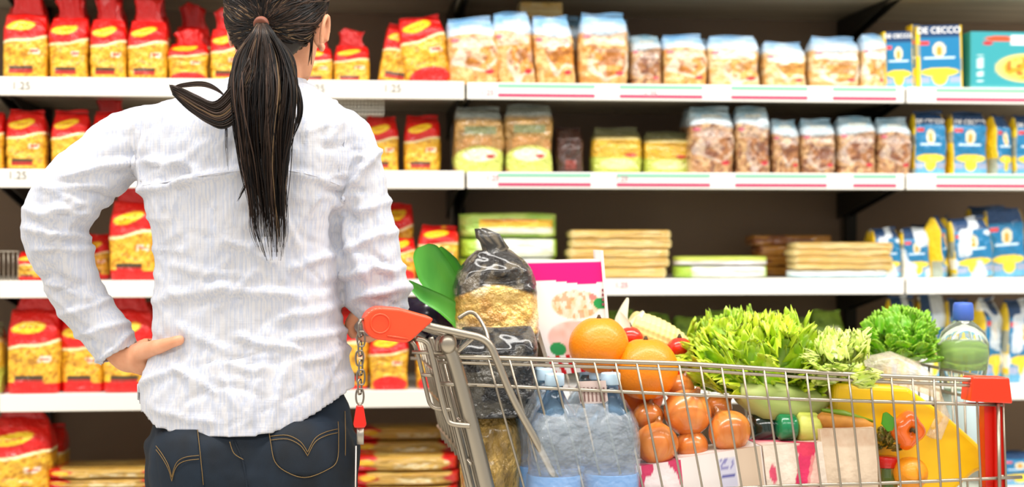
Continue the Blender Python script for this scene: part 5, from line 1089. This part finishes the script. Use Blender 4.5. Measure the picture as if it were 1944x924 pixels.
panel_box([(1288, 870), (1445, 846), (1470, 1060), (1312, 1068)], .012, .10, 'milk_carton', f_carton, 'white carton with small blue print below the onions', 'carton')
def f_flour(u, v):
    c = np.tile(A('#ecdccb'), (len(u), 1)); x_ = .62-.9*(.62-v)*.9
    c = blend(c, (np.abs(u-(.05+.72*v**.75)) < .07+.08*v), A('#de2f62')); c = blend(c, ((u > .05+.72*v**.75+.08) & (v < .9) & (u < .9))*.6, A('#efb0a0')); c = blend(c, oval(u, v, .72, .95, .18, .06), A('#e03a5a'))
    c = blend(c, oval(u, v, .86, .55, .10, .08), A('#8a5a5a')); return blend(c, oval(u, v, .12, .75, .06, .08), A('#e05070'))
M_paper = mat('paper_bag', rough=.6, vcol=True, bump=(18, .5, .02))
panel_box([(1448, 846), (1560, 838), (1590, 1058), (1472, 1062)], .010, .09, 'flour_bag', f_flour, 'white flour bag with a curved magenta stripe', 'paper bag', M_paper)
panel_box([(1556, 815), (1662, 812), (1674, 1054), (1590, 1058)], .012, .09, 'paper_bag', lambda u, v: blend(np.tile(A('#e6cfb4'), (len(u), 1)), box_m(u, v, 0, 1, .86, 1.1)*fbm(u*9, v*20, 3), A('#cfa98a')), 'plain beige paper bag left of the pickle jar', 'paper bag', M_paper)
panel_box([(1208, 886), (1292, 872), (1312, 1066), (1232, 1070)], .012, .08, 'sugar_bag', lambda u, v: blend(np.tile(A('#efe0e0'), (len(u), 1)), (vn(u*4, v*5, 7) > .52), A('#d23a66')), 'white and pink paper bag between water pack and carton', 'paper bag', M_paper)

# ---- wire mesh tray hanging under the top shelf beside the shoulder
wt = root('wire_tray', S(680, 200, .05), 'pale wire mesh tray hanging under the top shelf beside the right shoulder', 'wire tray')
mb = MB(); xa, xb = S(560, 200, .03).x, S(728, 200, .03).x; zt_, zb_ = ZT[1]-.037, ZT[1]-.068
for i in range(26): x = xa+(xb-xa)*i/25; mb.tube([(x, .03, zt_), (x, .03, zb_), (x, .40, zb_+.004)], .0009, 6)
for i in range(5): z = zt_+(zb_-zt_)*i/4; mb.tube([(xa, .03, z), (xb, .03, z)], .0010, 6)
for i in range(10): y = .03+i*.04; mb.tube([(xa, y, zb_), (xb, y, zb_)], .0009, 6)
mb.build('wire_mesh', mat('white_wire', '#e9e6da', .4), wt)

bn = root('dark_bottle', K(1470, 640, .30), 'slim dark brown bottle neck sticking up behind the frilly lettuce', 'bottle')
ax_ = (K(1478, 580, .30)-K(1458, 640, .30)).normalized(); o_ = K(1452, 660, .30)
MB().lathe([(.020, -.09), (.021, -.02), (.014, .0), (.0125, .02), (.0125, .040)], o_, ax_, 24).build('bottle_neck', mat('brown_black_glass', '#2a201a', .2, coat=.8), bn)
MB().lathe([(.0140, .040), (.0148, .041), (.0148, .068), (.0140, .070), (.001, .0705)], o_, ax_, 24).build('foil_cap', mat('dark_foil', '#4a423a', .35, metal=.4), bn)
